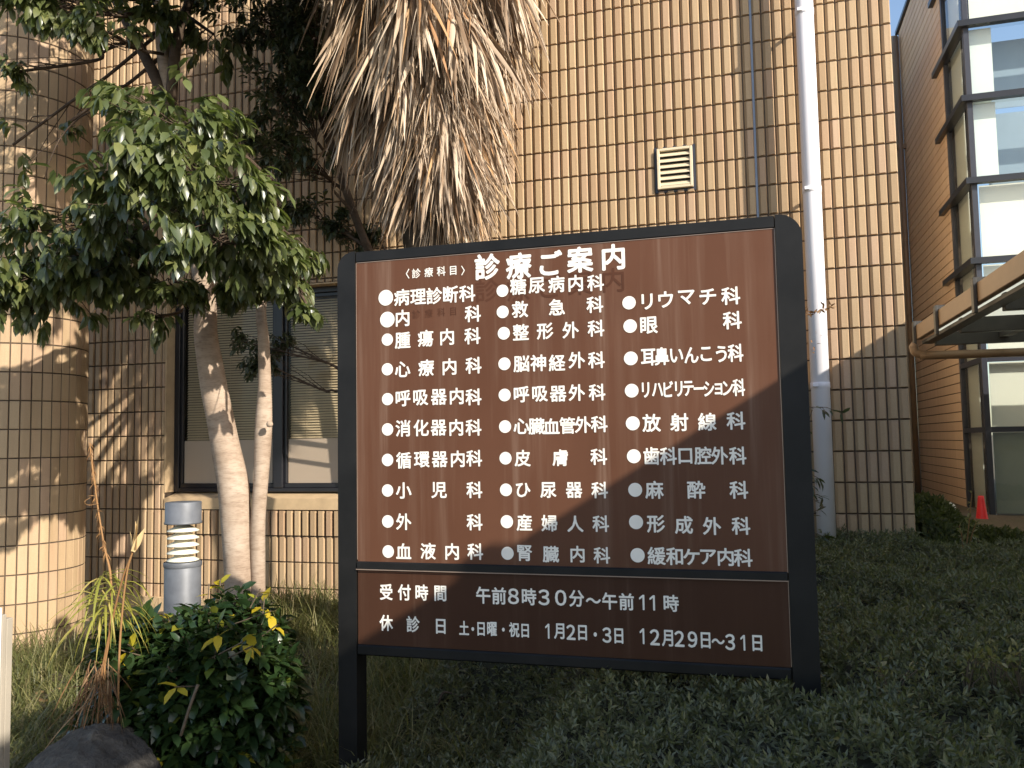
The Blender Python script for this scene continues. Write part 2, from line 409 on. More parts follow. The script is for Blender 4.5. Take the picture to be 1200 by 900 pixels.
def clip_add(x0,x1,z0,z1,holes,off=0):
    segs=[(x0,x1,z0,z1)]
    for hx0,hx1,hz0,hz1 in holes:
        out=[]
        for a,b,c,d in segs:
            if b<=hx0 or a>=hx1 or d<=hz0 or c>=hz1: out.append((a,b,c,d)); continue
            if a<hx0: out.append((a,hx0,c,d))
            if b>hx1: out.append((hx1,b,c,d))
            aa,bb=max(a,hx0),min(b,hx1)
            if c<hz0: out.append((aa,bb,c,hz0))
            if d>hz1: out.append((aa,bb,hz1,d))
        segs=out
    for a,b,c,d in segs:
        if b-a<.012 or d-c<.012: continue
        bl=min(.020,(b-a)*.29); br=min(.008,(b-a)*.15)
        tv.append(tile_verts(a,b,c,d,WY+.002,.0185+rng.uniform(-.0012,.0012),bl,br,.004,off))
holes=[(WIN[0],WIN[1],WIN[2]-.145,WIN[3]),VENT]
nrow0=int(math.floor((ZBOT-ZJ)/PZ)); nrow1=int(math.ceil((ZTOP-ZJ)/PZ))
JX=.0035; JZ=.0045
EXP=XR-13*PX     # expansion joint between two tiles, right part of the wall
for k in range(nrow0,nrow1):
    z0=ZJ+k*PZ+JZ; z1=ZJ+(k+1)*PZ-JZ
    for i in range(0,140):
        x1=XR-i*PX-JX; x0=XR-(i+1)*PX+JX
        if abs(x1-EXP)<.02: x1-=.004
        if abs(x0-EXP)<.02: x0+=.004
        cap = .012 if (k==-1 and WIN[0]-.01<x0 and x1<WIN[1]+.01) else 0
        clip_add(x0,x1,z0,z1,holes,cap)
wallmesh=fast_mesh('tiled_wall',np.array(tv),TF,8,TILE,bld,smooth=False)
# backing of the wall with the window opening cut out, plus the corner return
b=MB()
def wallslab(x0,x1,z0,z1): b.box(x0,x1,WY,WY+.25,z0,z1)
WL=XR-140*PX
wallslab(WL,WIN[0],ZBOT,ZTOP); wallslab(WIN[1],XR-.006,ZBOT,ZTOP)
wallslab(WIN[0],WIN[1],ZBOT,WIN[2]-.15); wallslab(WIN[0],WIN[1],WIN[3],ZTOP)
b.build('wall_backing',MORTAR,bld)
b=MB(); b.box(EXP-.008,EXP+.008,WY-.006,WY-.001,ZBOT,ZTOP); b.build('sealant_joint',SEALANT,bld)
b=MB(); b.box(XR-.3,XR-.004,WY+.252,16.5,ZBOT,ZTOP); b.box(WL,XR-.006,WY-.03,16.5,ZTOP+.004,ZTOP+.22); b.build('side_return_wall',simple('beige_render',(.56,.46,.33),.8,var=.08,vs=3),bld)
b=MB(); b.box(-8.5,-5.2,WY-.055,WY-.018,-1.8,-1.335); b.box(-5.19,-.9,WY-.06,WY-.018,-1.8,-1.338); b.build('plinth_kerb',CONC,bld)
# round column
cx,cy,cr=-5.83,5.52,.505
tv=[]; ncol=42
for k in range(nrow0,nrow1):
    z0=ZJ+.05+k*PZ+.0035; z1=ZJ+.05+(k+1)*PZ-.0035
    for i in range(ncol):
        a0=2*math.pi*i/ncol; a1=2*math.pi*(i+1)/ncol; g0=.0032/cr
        q=[]
        for rr,e in ((cr-.008,0),(cr,.0035)):
            for a,z in ((a0+g0+e/cr,z0+e),(a1-g0-e/cr,z0+e),(a1-g0-e/cr,z1-e),(a0+g0+e/cr,z1-e)):
                q.append((cx+rr*math.cos(a),cy+rr*math.sin(a),z))
        tv.append(q)
colo=fast_mesh('round_column',np.array(tv),TF,8,TILE,bld,smooth=False)
b=MB(); b.lathe((cx,cy,0),[(cr-.006,ZBOT),(cr-.006,ZTOP)],48); b.build('column_backing',MORTAR,colo)
# window: frame set back, panes, blinds
win=MB()
x0,x1,z0,z1=WIN
FY=WY+.10
# reveals (jambs, head) and sloping sill
rv=MB(); rv.box(x0+.002,x0+.014,WY-.012,FY+.09,z0+.001,z1-.002); rv.box(x1-.014,x1-.002,WY-.012,FY+.09,z0+.001,z1-.002); rv.box(x0+.0145,x1-.0145,WY-.012,FY+.09,z1-.014,z1-.002)
x0+=.0145; x1-=.0145; z1-=.0145
wo=empty('window',(x0,WY,z0),None,None); wo.parent=bld; wo.location=Vector((x0,WY,z0+H))-Vector(bld.location)
fr=MB()
def bar(xa,xb,za,zb,y0=FY,y1=FY+.07): fr.bbox(xa,xb,y0,y1,za,zb,.004)
bar(x0+.002,x0+.055,z0,z1); bar(x1-.055,x1-.002,z0,z1); bar(x0+.055,x1-.055,z1-.05,z1); bar(x0+.055,x1-.055,z0,z0+.035)
mulls=[-4.075,-3.10]
for mx_ in mulls:
    bar(mx_-.045,mx_+.045,z0+.035,z1-.05,FY-.008,FY+.06)
edges=[x0+.055]+[v for m_ in mulls for v in (m_-.045,m_+.045)]+[x1-.055]
panes=[(edges[i],edges[i+1]) for i in range(0,len(edges),2)]
for xa,xb in panes:
    bar(xa,xb,z0+.035,z0+.075,FY+.02,FY+.055); bar(xa,xb,z1-.085,z1-.05,FY+.02,FY+.055)
    bar(xa,xa+.028,z0+.075,z1-.085,FY+.02,FY+.055); bar(xb-.028,xb,z0+.075,z1-.085,FY+.02,FY+.055)
def child(mb,name,m,parent):
    return mb.build(name,m,parent)
child(fr,'window_frame',FRAME,wo)
child(rv,'window_reveal',CONC,wo)
sl=MB(); sl.add([(x0,WY-.022,z0-.050),(x1,WY-.022,z0-.050),(x1,FY+.08,z0-.003),(x0,FY+.08,z0-.003),(x0,WY-.022,z0-.146),(x1,WY-.022,z0-.146),(x1,FY+.08,z0-.146),(x0,FY+.08,z0-.146)],
   [(0,1,2,3),(4,5,1,0),(5,6,2,1),(6,7,3,2),(7,4,0,3),(7,6,5,4)]); child(sl,'window_sill',CONC,wo)
mid=.06
for xa,xb in panes:
    p=MB(); p.add([(xa+.028,FY+.038,z0+.075),(xb-.028,FY+.038,z0+.075),(xb-.028,FY+.038,z1-.085),(xa+.028,FY+.038,z1-.085)],[(0,1,2,3)]); child(p,'pane',GLASS,wo)
    f=MB(); f.box(xa+.03,xb-.03,FY+.046,FY+.049,z0+.076,mid); child(f,'window_film',FILM,wo)
    s=MB()
    zz=mid-.03; 
    while zz<z1-.06:
        a=math.radians(52); hw=.0125
        s.add([(xa+.03,FY+.085-hw*math.cos(a),zz-hw*math.sin(a)),(xb-.03,FY+.085-hw*math.cos(a),zz-hw*math.sin(a)),(xb-.03,FY+.085+hw*math.cos(a),zz+hw*math.sin(a)),(xa+.03,FY+.085+hw*math.cos(a),zz+hw*math.sin(a))],[(0,1,2,3)])
        zz+=.0235
    for xc in (xa+.2,(xa+xb)/2,xb-.2): s.box(xc-.001,xc+.001,FY+.0705,FY+.0715,mid-.03,z1-.06)
    child(s,'blind',BLIND,wo)
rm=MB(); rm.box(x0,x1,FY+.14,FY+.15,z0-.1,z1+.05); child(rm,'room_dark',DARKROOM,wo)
# vent grille
x0,x1,z0,z1=VENT
ve=empty('vent',(x0,WY,z0),None,None); ve.parent=bld; ve.location=Vector((x0,WY,z0+H))-Vector(bld.location)
vf=MB(); t=.022
vf.box(x0-.012,x1+.012,WY-.012,WY-.004,z0-.012,z1+.012,1)
for a in ((x0+.008,x0+.008+t,z0+.008,z1-.008),(x1-.008-t,x1-.008,z0+.008,z1-.008),(x0+.008+t,x1-.008-t,z0+.008,z0+.008+t),(x0+.008+t,x1-.008-t,z1-.008-t,z1-.008)):
    vf.bbox(a[0],a[1],WY-.045,WY-.0125,a[2],a[3],.003)
vf.build('vent_frame',[LOUVRE,FRAME_GREY],ve)
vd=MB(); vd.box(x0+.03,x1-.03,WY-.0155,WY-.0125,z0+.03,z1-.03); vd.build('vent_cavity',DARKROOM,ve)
lv=MB(); nl=6; hh=(z1-z0-.06)/nl
for i in range(nl):
    zc=z0+.03+hh*i
    lv.add([(x0+.0305,WY-.042,zc+.002),(x1-.0305,WY-.042,zc+.002),(x1-.0305,WY-.042,zc+.008),(x0+.0305,WY-.042,zc+.008),
            (x0+.0305,WY-.018,zc+hh*.72),(x1-.0305,WY-.018,zc+hh*.72),(x1-.0305,WY-.018,zc+hh*.80),(x0+.0305,WY-.018,zc+hh*.80)],
           [(0,1,2,3),(3,2,6,7),(7,6,5,4),(4,5,1,0),(0,3,7,4),(1,5,6,2)])
lv.build('louvre',LOUVRE,ve)

# ------------------------------------------------------------------ white drainpipe
pipe=empty('drainpipe',(.45,6.28,-1.3),'tall white drainpipe standing clear of the tiled wall right of the signboard','pipe')
a=P(940.5,0,6.28); c=P(970,622,6.28)
b=MB(); top=a+(a-c)*.4; xm=(a[0]+c[0])/2
b.tube([(xm,6.28,c[2]-.55),(xm,6.28,1.5),(xm,6.28,5.9)],.0635,28); b.build('pipe',WHITEPIPE,pipe)
for py in (14,223,452):
    q=P(950,py,6.28); zz=q[2]
    b=MB(); b.lathe((xm,6.28,zz),[(.0645,-.022),(.0665,-.020),(.0665,.020),(.0645,.022)],28); b.bbox(xm-.008,xm+.008,6.345,6.485,zz-.012,zz+.012,.002); b.bbox(xm-.055,xm-.02,6.215-.012,6.235,zz-.012,zz+.012,.002)
    b.build('pipe_bracket',WHITEPIPE,pipe)

# ------------------------------------------------------------------ glass wing on the right
WX,WFY=2.825,12.0
wing=empty('glass_wing_building',(WX,WFY,-1.3),'tall wing at the right with brown plank side wall and dark framed glass bay','building')
# side wall of horizontal courses, real joints
tv=[]; zc=-1.6; course=.137
while zc<7.4:
    y=13.22
    tv.append([(WX+.006,13.22,zc+.004),(WX+.006,16.5,zc+.004),(WX+.006,16.5,zc+course-.004),(WX+.006,13.22,zc+course-.004),
               (WX-.006,13.222,zc+.008),(WX-.006,16.5,zc+.008),(WX-.006,16.5,zc+course-.008),(WX-.006,13.222,zc+course-.008)])
    zc+=course
fast_mesh('side_wall',np.array(tv),[(4,5,6,7),(0,1,5,4),(1,2,6,5),(2,3,7,6),(3,0,4,7)],8,TILE_WING,wing,smooth=False)
b=MB(); b.box(WX+.004,WX+.3,13.22,16.6,-1.7,7.45); b.build('side_wall_backing',MORTAR,wing)
b=MB(); b.box(XR+.0,WX-.01,16.61,16.9,-1.7,7.45); b.build('back_wall',GREYWALL,wing)
b=MB(); b.box(WX-.05,WX+5,12.9,16.62,7.455,7.52); b.box(WX-.03,WX+5,WFY-.02,12.895,8.9,9.0); b.build('roof_coping',FRAME,wing)
b=MB(); b.tube([(WX-.09,16.35,-1.5),(WX-.09,16.35,7.3)],.05,12); b.box(WX-.15,WX-.008,16.31,16.39,5.2,5.28); b.build('corner_downpipe',BEAM,wing)
# glass bay
fins=[6.50,5.40,4.39,3.29,2.235]
rails=[.955,.05,-1.06]
bx1=WX+3.9
cols=[WX+.09,WX+1.3,WX+2.6,bx1]
cw=MB()
cw.bbox(WX+.0,WX+.07,WFY-.0,WFY+.07,-1.5,8.9,.005)                      # corner mullion
for c_ in cols[1:]: cw.bbox(c_-.03,c_+.03,WFY,WFY+.06,-1.5,8.9,.005)
cw.bbox(WX,WX+.06,13.15,13.215,-1.5,8.9,.005)                            # rear jamb of the side glazing
for z_ in fins+[7.6,8.7]+rails:
    cw.box(WX+.07,bx1,WFY+.004,WFY+.056,z_-.035,z_+.035); cw.box(WX+.004,WX+.056,WFY+.07,13.15,z_-.035,z_+.035)
cw.build('curtain_wall_frame',FRAME_GREY,wing)
for z_ in fins+[7.6]:
    f=MB(); d=.075
    v=[]
    for zz in (z_-.045,z_+.035):
        v+=[(WX-d,13.62,zz),(WX-d,WFY-d,zz),(bx1,WFY-d,zz),(bx1,WFY-.003,zz),(WX-.003,WFY-.003,zz),(WX-.003,13.62,zz)]
    f.add(v,[(0,1,4,5),(1,2,3,4),(11,10,7,6),(10,9,8,7),(0,6,7,1),(1,7,8,2),(2,8,9,3),(5,4,10,11),(4,3,9,10),(0,5,11,6)])
    f.build('sun_fin',FRAME,wing)
lv=[8.7,7.6]+fins+rails
kinds=['blue','blind','blind','col','col','blind','blind','blind','grey']
gi=0
for i in range(len(lv)-1):
    zt,zb=lv[i]-.036,lv[i+1]+.036
    side=MB(); side.add([(WX+.03,WFY+.07,zb),(WX+.03,13.15,zb),(WX+.03,13.15,zt),(WX+.03,WFY+.07,zt)],[(3,2,1,0)]); side.build('side_pane',GLASS_SIDE,wing)
    for j in range(3):
        xa=cols[j]+(.03 if j else -.02); xb=cols[j+1]-.03
        g_=MB(); g_.add([(xa,WFY+.03,zb),(xb,WFY+.03,zb),(xb,WFY+.03,zt),(xa,WFY+.03,zt)],[(0,1,2,3)]); g_.build('front_pane',GLASS_W,wing)
    k=kinds[i]
    q=MB()
    if k=='blind': q.box(WX+.12,bx1,WFY+.14,WFY+.15,zb,zt); q.build('roller_blind',PALEBLIND,wing)
    elif k=='col':
        q.box(WX+.10,WX+.36,WFY+.12,WFY+.32,zb,zt); q.build('interior_column',PALECOL,wing)
        q=MB(); q.box(WX+.36,bx1,WFY+.6,WFY+.61,zb,zt); q.build('sky_tinted_back',SKYTINT,wing)
    elif k=='grey': q.box(WX+.12,bx1,WFY+.14,WFY+.15,zb,zt); q.build('roller_blind',GREYBLIND,wing)
    else: q.box(WX+.12,bx1,WFY+.6,WFY+.61,zb,zt); q.build('sky_tinted_back',SKYTINT,wing)
q=MB(); q.box(WX+.1,WX+.11,WFY+.62,13.2,-1.4,8.8); q.build('side_blind',PALEBLIND,wing)
q=MB(); q.box(WX+.0,bx1,WFY-.01,WFY+.3,-1.7,-1.10); q.build('base_kerb',FRAME,wing)
q=MB(); q.box(bx1+.06,bx1+6,WFY-.1,16.6,-1.7,8.9); q.build('front_wall',TILE_WING,wing)

# ------------------------------------------------------------------ entrance canopy: its outer edge shades the sign
CX=1.945
can=empty('entrance_canopy',(CX,4.0,-1.5),'tan steel canopy with green glass roof in front of the glass wing','canopy')
ctop=1.345
b=MB(); b.bbox(CX,CX+.07,-5.0,11.3,ctop-.175,ctop,.005); b.build('edge_beam',BEAM,can)
b=MB(); b.bbox(CX+.004,CX+.06,-5.0,.85,ctop+.051,1.80,.005); b.build('shade_board',BEAM,can)  # unseen board added above the beam to shade rock, shrub and noticeboard
b=MB(); b.bbox(CX+.073,CX+.2,-5.0,11.3,ctop-.23,ctop-.19,.004); b.build('lower_flange',BEAMDARK,can)
ribs=[11.25,9.95,8.30,6.65,5.0,3.3,1.6,-.1,-1.8,-3.5,-4.9]
for y_ in ribs:
    b=MB(); b.bbox(CX-.035,CX-.003,y_-.045,y_+.045,ctop-.27,ctop+.045,.004); b.bbox(CX-.03,CX+.10,y_-.04,y_+.04,ctop+.002,ctop+.05,.004); b.build('beam_clamp',BEAMDARK,can)
    b=MB(); b.bbox(CX+.21,5.0,y_-.05,y_+.05,ctop-.26,ctop-.10,.005); b.build('rib',BEAMDARK,can)
for i in range(len(ribs)-1):
    ya,yb=ribs[i+1]-.001,ribs[i]-.001
    if ribs[i+1]>6:
        b=MB(); b.add([(CX+.073,ya,ctop-.08),(4.9,ya,ctop-.08),(4.9,yb,ctop-.08),(CX+.073,yb,ctop-.08)],[(0,1,2,3)]); b.build('glass_panel',MILKY,can)
        b=MB(); b.box(CX+.9,CX+1.0,ya,yb,ctop-.20,ctop-.085); b.build('purlin',BEAMDARK,can)
    else:
        b=MB(); b.add([(CX+.073,ya,ctop-.08),(5.0,ya,ctop-.08),(5.0,yb,ctop-.08),(CX+.073,yb,ctop-.08)],[(0,1,2,3)]); b.build('glass_panel',MILKY,can)
b=MB(); b.bbox(5.003,5.15,-5.0,11.3,-1.7,ctop-.02,.01); b.build('rear_wall',GREYWALL,can)
# gutter pipe: elbow at the far end and a level run to the right
e0=P(1072,386,11.2); q=P(1200,411,11.2)
b=MB(); b.tube(catmull([(e0[0]-.02,11.22,ctop-.28),(e0[0]-.02,11.22,1.09),(e0[0]+.0,11.22,1.01),(e0[0]+.10,11.22,.975),(e0[0]+.3,11.22,.965),(4.9,11.22,.945)],6),.052,12); b.build('gutter_pipe',BEAM,can)

# ------------------------------------------------------------------ traffic cone and pale stone
c=P(1148,600,11.4)
cone=empty('traffic_cone',(c[0],11.3,-1.33),'bright red traffic cone standing behind the hedge at the glass wing','cone')
cz=P(1148,581,11.3)[2]
b=MB(); h=cz+1.33; b.lathe((c[0],11.3,-1.33),[(.105,.03),(.10,.05),(.034,h-.02),(.03,h),(.012,h+.002),(.0,h+.002)],28); b.build('cone_body',CONE,cone)
b=MB(); b.bbox(c[0]-.15,c[0]+.15,11.15,11.45,-1.34,-1.302,.01); b.build('cone_base',CONE,cone)
q=P(1112,592,9.3)
b=MB()
def blob(mb,c,r,sx,sy,sz,amp,seed,seg=22,rings=14,flat=None):
    rr=np.random.default_rng(seed); ph=rr.uniform(0,6.28,(6,3)); fr=rr.uniform(.8,3.2,(6,3))
    V=[]
    for i in range(rings+1):
        th=math.pi*i/rings
        for k in range(seg):
            a=2*math.pi*k/seg; d=np.array([math.sin(th)*math.cos(a),math.sin(th)*math.sin(a),math.cos(th)])
            s=1+amp*sum(math.sin(fr[j]@d*2+ph[j,0]) for j in range(6))/3
            V.append(np.array(c)+r*s*d*np.array([sx,sy,sz]))
    f=[(i*seg+k,(i+1)*seg+k,(i+1)*seg+(k+1)%seg,i*seg+(k+1)%seg) for i in range(rings) for k in range(seg)]
    mb.add(V,f,0,True)
blob(b,(q[0],9.3,q[2]-.03),.055,1.15,1,.95,.1,3)
b.tube([(q[0],9.3,-1.4),(q[0],9.3,q[2]-.05)],.02,8,1)
o=b.build('garden_lamp',[WHITEBAND,FRAME_GREY],origin=(q[0],9.3,-1.4)); tag(o,'small pale rounded garden lamp poking out of the hedge by the plank side wall','lamp')

# ------------------------------------------------------------------ signboard
SY=3.37
sign=empty('information_signboard',(-.78,SY,-1.5),'large brown board of white Japanese lettering in a black frame','signboard')
def arc_corner(xo,zo,r,sgn,n=10):
    return [(xo-sgn*r+sgn*r*math.cos(a),zo-r+r*math.sin(a)) for a in np.linspace(0,math.pi/2,n)]
def slope(x,za,zb): return za+(zb-za)*(x+1.66)/(1.75)
zt=.852
FYS=SY-.007
xl0,xl1=P(395.5,400,FYS)[0],-1.6905; xr0,xr1=.1025,P(953.6,600,FYS)[0]; zt=.862
pl=[(xl0,-1.75),(xl1,-1.75),(xl1,zt)]+arc_corner(xl0,zt,.08,-1)[::-1]
b=MB(); b.prism(pl,FYS,SY+.088); b.build('post',SIGNFRAME,sign)
pr=[(xr0,-1.75),(xr1,-1.75)]+arc_corner(xr1,zt,.09,1)+[(xr0,zt)]
b=MB(); b.prism(pr,FYS,SY+.088); b.build('post',SIGNFRAME,sign)
x0,x1=xl1+.0015,xr0-.0015
b=MB(); b.bbox(x0,x1,SY-.005,SY+.06,.812,zt-.003,.003); b.build('top_rail',SIGNFRAME,sign)
b=MB(); b.bbox(x0,x1,SY-.012,SY-.0005,-.543,-.507,.005); b.build('middle_rail',SIGNFRAME,sign)
b=MB(); b.bbox(x0,x1,SY-.010,SY+.06,-.908,-.863,.006); b.build('bottom_rail',SIGNFRAME,sign)
TRIM=simple('thin_edge_trim',(.30,.22,.17),.35,metal=.3)
b=MB(); b.box(x0+.003,x1-.003,SY+.0,SY+.03,-.525,.81); up_=b.build('panel',PANEL,sign)
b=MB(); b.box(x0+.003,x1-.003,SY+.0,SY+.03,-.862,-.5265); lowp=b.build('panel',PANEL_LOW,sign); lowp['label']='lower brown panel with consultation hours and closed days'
up_['label']='upper brown panel listing medical departments'
b=MB(); b.box(x0,x1,SY-.0135,SY-.0125,-.543,-.539); b.box(x0+.0005,x0+.003,SY-.002,SY-.0006,-.50,.81); b.box(x1-.003,x1-.0005,SY-.002,SY-.0006,-.86,.81); b.box(x0+.004,x1-.004,SY-.002,SY-.0006,.8085,.811); b.build('edge_trim',TRIM,sign)

GC={}
def glyph(ch):
    if ch in GC: return GC[ch]
    if ch=='1':
        v=np.array([(.0,0,0),(.055,0,0),(.055,.73,0),(.0,.73,0),(-.0005,.73,0),(-.17,.585,0),(-.17,.525,0),(-.0005,.655,0)]); v[:,0]+=.04; v[:,1]-=.365; GC[ch]=(v,[[0,1,2,3],[7,4,5,6]]); return GC[ch]
    cu=bpy.data.curves.new('t','FONT'); cu.body=ch; cu.size=1; cu.resolution_u=3; cu.fill_mode='FRONT'
    ob=bpy.data.objects.new('t',cu); COL.objects.link(ob)
    dg=bpy.context.evaluated_depsgraph_get(); me=bpy.data.meshes.new_from_object(ob.evaluated_get(dg))
    v=np.array([x.co[:] for x in me.vertices]).reshape(-1,3); f=[list(p.vertices) for p in me.polygons]
    bpy.data.objects.remove(ob); bpy.data.curves.remove(cu); bpy.data.meshes.remove(me)
    c=(v.min(0)+v.max(0))/2; v=v-c
    GC[ch]=(v,f); return GC[ch]
LY=SY-.0015
def put(mb,ch,px,py,hpx,wr=1.0,off=.018,y=LY):
    """one character; the rounded bold stroke is built from shifted layers of the thin glyph"""
    if ch in '0123456789':
        if ch!='1': ch=chr(ord(ch)+0xFEE0)
        hpx*=1.12; wr*=1.12
    q=P(px,py,y); h=np.linalg.norm(P(px,py-hpx/2,y)-P(px,py+hpx/2,y))/.94
    v,f=glyph(ch); h*=(1-off)
    for k in range(9):
        dx,dz=(0,0) if k==0 else (off*math.cos(k*math.pi/4),off*math.sin(k*math.pi/4))
        mb.add(np.stack([q[0]+v[:,0]*h*wr+dx*h,np.full(len(v),y-k*2.5e-5),q[2]+v[:,1]*h+dz*h],-1),f)
def bullet(mb,px,py,dpx):
    q=P(px,py,LY); r=np.linalg.norm(P(px,py-dpx/2,LY)-P(px,py+dpx/2,LY))/2; n=32
    V=[(q[0]+r*math.cos(2*math.pi*k/n),LY,q[2]+r*math.sin(2*math.pi*k/n)) for k in range(n)]
    mb.add(V,[tuple(range(n))])
ORG={'A':(390,250),'B':(660,250),'C':(390,470),'D':(660,470),'E':(390,640),'F':(660,640)}; ZS=3.913
def row(parent,bul,chars,h=72,wr=1.0,off=.022,name='lettering',m=None,dy=0,y=LY):
    mb=MB()
    if bul: z,x,y_,d=bul; bullet(mb,ORG[z][0]+x/ZS,ORG[z][1]+y_/ZS,d/ZS)
    for ch,z,x,y_ in chars: put(mb,ch,ORG[z][0]+x/ZS,ORG[z][1]+y_/ZS+dy,h/ZS,wr,off,y)
    return mb.build(name,m or LETTER,parent)
def seq(txt,z,xy): return [(c,z,*p) for c,p in zip(txt,xy)]
T=[ # column 1
 (('A',243,387,72),seq('病理診断科','A',[(316,385),(391,382),(465,378),(540,372),(616,367)])),
 (('A',250,487,72),seq('内科','A',[(320,480),(642,460)])),
 (('A',250,579,56),seq('腫瘍内科','A',[(320,582),(425,573),(524,566),(640,562)])),
 (('A',250,715,56),seq('心療内科','A',[(320,715),(428,708),(535,703),(645,697)])),
 (('A',251,852,56),seq('呼吸器内科','A',[(322,848),(403,845),(486,842),(568,838),(645,842)])),
 (('C',251,130,57),seq('消化器内科','C',[(322,125),(405,123),(485,122),(566,121),(645,121)])),
 (('C',251,270,57),seq('循環器内科','C',[(325,272),(408,268),(490,267),(573,265),(648,262)])),
 (('C',251,410,57),seq('小児科','C',[(325,410),(487,408),(649,407)])),
 (('C',252,552,58),seq('外科','C',[(325,553),(650,555)])),
 (('C',254,690,58),seq('血液内科','C',[(325,688),(437,688),(547,690),(653,690)])),
 # column 2
 (('A',778,355,56),seq('糖尿病','A',[(850,335),(935,330),(1025,325)])+seq('内科','B',[(57,320),(148,318)])),
 (('A',779,452,57),seq('救急','A',[(858,440),(1027,430)])+seq('科','B',[(145,418)])),
 (('A',784,550,58),seq('整形','A',[(862,545),(973,540)])+seq('外科','B',[(34,535),(150,527)])),
 (('A',787,690,58),seq('脳神経','A',[(865,690),(942,686),(1028,685)])+seq('外科','B',[(62,673),(152,672)])),
 (('A',788,833,58),seq('呼吸器','A',[(865,830),(950,828),(1033,827)])+seq('外科','B',[(62,822),(155,820)])),
 (('C',790,117,58),seq('心臓血管','C',[(865,115),(935,115),(1003,115),(1075,112)])+seq('外科','B',[(90,969),(165,966)])),
 (('C',792,262,58),seq('皮膚','C',[(870,262),(1043,260)])+seq('科','D',[(163,255)])),
 (('C',794,407,58),seq('ひ尿器','C',[(873,408),(988,408),(1106,408)])+seq('科','D',[(167,408)])),
 (('C',798,553,60),seq('産婦人','C',[(878,557),(993,560),(1112,563)])+seq('科','D',[(172,562)])),
 (('C',801,698,60),seq('腎臓内','C',[(880,697),(1000,702),(1122,702)])+seq('科','D',[(177,707)])),
 # column 3
 (('B',302,410,61),seq('リウマチ科','B',[(385,405),(470,395),(565,385),(663,382),(768,378)])),
 (('B',307,517,62),seq('眼科','B',[(393,513),(775,490)])),
 (('B',310,665,63),seq('耳鼻いんこう科','B',[(390,660),(452,655),(520,652),(588,650),(655,645),(725,645),(790,640)])),
 (('B',314,813,63),seq('リハビリテーション科','B',[(378,810),(432,808),(482,806),(530,805),(574,803),(622,803),(668,805),(712,806),(755,802),(805,798)])),
 (('D',319,102,64),seq('放射線科','D',[(405,100),(532,97),(660,95),(792,90)])),
 (('D',324,253,64),seq('歯科口腔外科','D',[(405,252),(482,252),(560,252),(640,250),(717,250),(800,250)])),
 (('D',330,407,64),seq('麻酔科','D',[(418,407),(610,407),(805,407)])),
 (('D',334,555,65),seq('形成外科','D',[(425,563),(553,568),(682,573),(815,572)])),
 (('D',341,707,66),seq('緩和ケア内科','D',[(428,710),(510,712),(588,715),(665,715),(745,715),(825,718)])),
]
for bul,ch in T:
    txt=''.join(c[0] for c in ch)
    h=76 if bul[0] in 'AC' else 80
    if bul[0] in 'B' or (bul[0]=='D'): h=82
    wr=1.0
    if txt.startswith('リハ'): wr=.66; h=80
    if txt.startswith('耳鼻'): wr=.82
    if txt.startswith('歯科'): wr=.92
    row(up_,bul,ch,h,wr)
row(up_,None,seq('診療ご','A',[(708,245),(852,240),(1000,227)])+seq('案内','B',[(77,212),(230,200)]),118,1.0,.030)
row(up_,None,seq('〈診療科目〉','A',[(343,277),(383,275),(440,270),(497,265),(552,262),(597,262)]),44,.95,.014)
row(up_,None,seq('診療ご','A',[(708,245),(852,240),(1000,227)])+seq('案内','B',[(77,212),(230,200)]),112,1.0,.012,'faded_lettering',GHOST,27,SY-.0008)
row(up_,None,seq('診療科目','A',[(383,275),(440,270),(497,265),(552,262)]),40,.95,.006,'faded_lettering',GHOST,48,SY-.0008)
row(lowp,None,seq('受付時間','E',[(245,210),(328,212),(408,213),(493,217)]),74,.88)
row(lowp,None,seq('午前8時30分','E',[(690,225),(762,228),(828,230),(900,232),(968,235),(1045,237),(1118,240)])+seq('〜午前11時','F',[(138,250),(213,252),(290,255),(362,258),(410,260),(495,262)]),78,.92)
row(lowp,None,seq('休診日','E',[(245,352),(368,358),(495,368)]),74,.88)
row(lowp,None,seq('土・日曜・祝日','E',[(602,375),(642,380),(680,380),(730,380),(782,383),(832,383),(882,388)]),68,.72)
row(lowp,None,seq('1月2日','E',[(985,390),(1038,390),(1092,395),(1145,397)])+seq('・3日','F',[(147,405),(200,408),(255,412)]),76,.74)
row(lowp,None,seq('12月29日〜31日','F',[(363,413),(420,418),(478,422),(533,425),(593,428),(653,432),(710,437),(765,440),(825,443),(890,445)]),80,.74)

# ------------------------------------------------------------------ bollard light
BY=3.95; q=P(215,588,BY); bx,by,bt=q[0],BY,q[2]
bol=empty('bollard_light',(bx,by,-1.45),'grey metal bollard light with white louvres beside the pale tree trunk','bollard')
rb=halfw(193,237,640,BY)
zl0=P(215,657,BY)[2]; zl1=P(215,614,BY)[2]
b=MB(); b.lathe((bx,by,0),[(rb,-1.6),(rb,zl0-.012),(rb-.004,zl0-.004),(rb-.02,zl0-.003)],36); b.build('post',GALV,bol)
b=MB(); b.lathe((bx,by,0),[(rb-.03,zl1+.001),(rb+.002,zl1+.002),(rb+.003,zl1+.008),(rb+.002,zl1+.014),(rb-.001,zl1+.016),(rb-.001,bt-.003),(rb-.004,bt),(0,bt+.001)],36); b.build('cap',GALV,bol)
b=MB(); b.lathe((bx,by,0),[(rb-.07,zl0-.01),(rb-.07,zl1)],20); b.build('lamp_core',LOUVRE,bol)
hh=(zl1-zl0)/5
for i in range(5):
    z_=zl0+i*hh
    b=MB(); b.lathe((bx,by,0),[(rb-.068,z_+hh*.93),(rb-.012,z_+.006),(rb-.012,z_+.0005),(rb-.068,z_+hh*.80)],36); b.build('louvre',CREAM,bol)
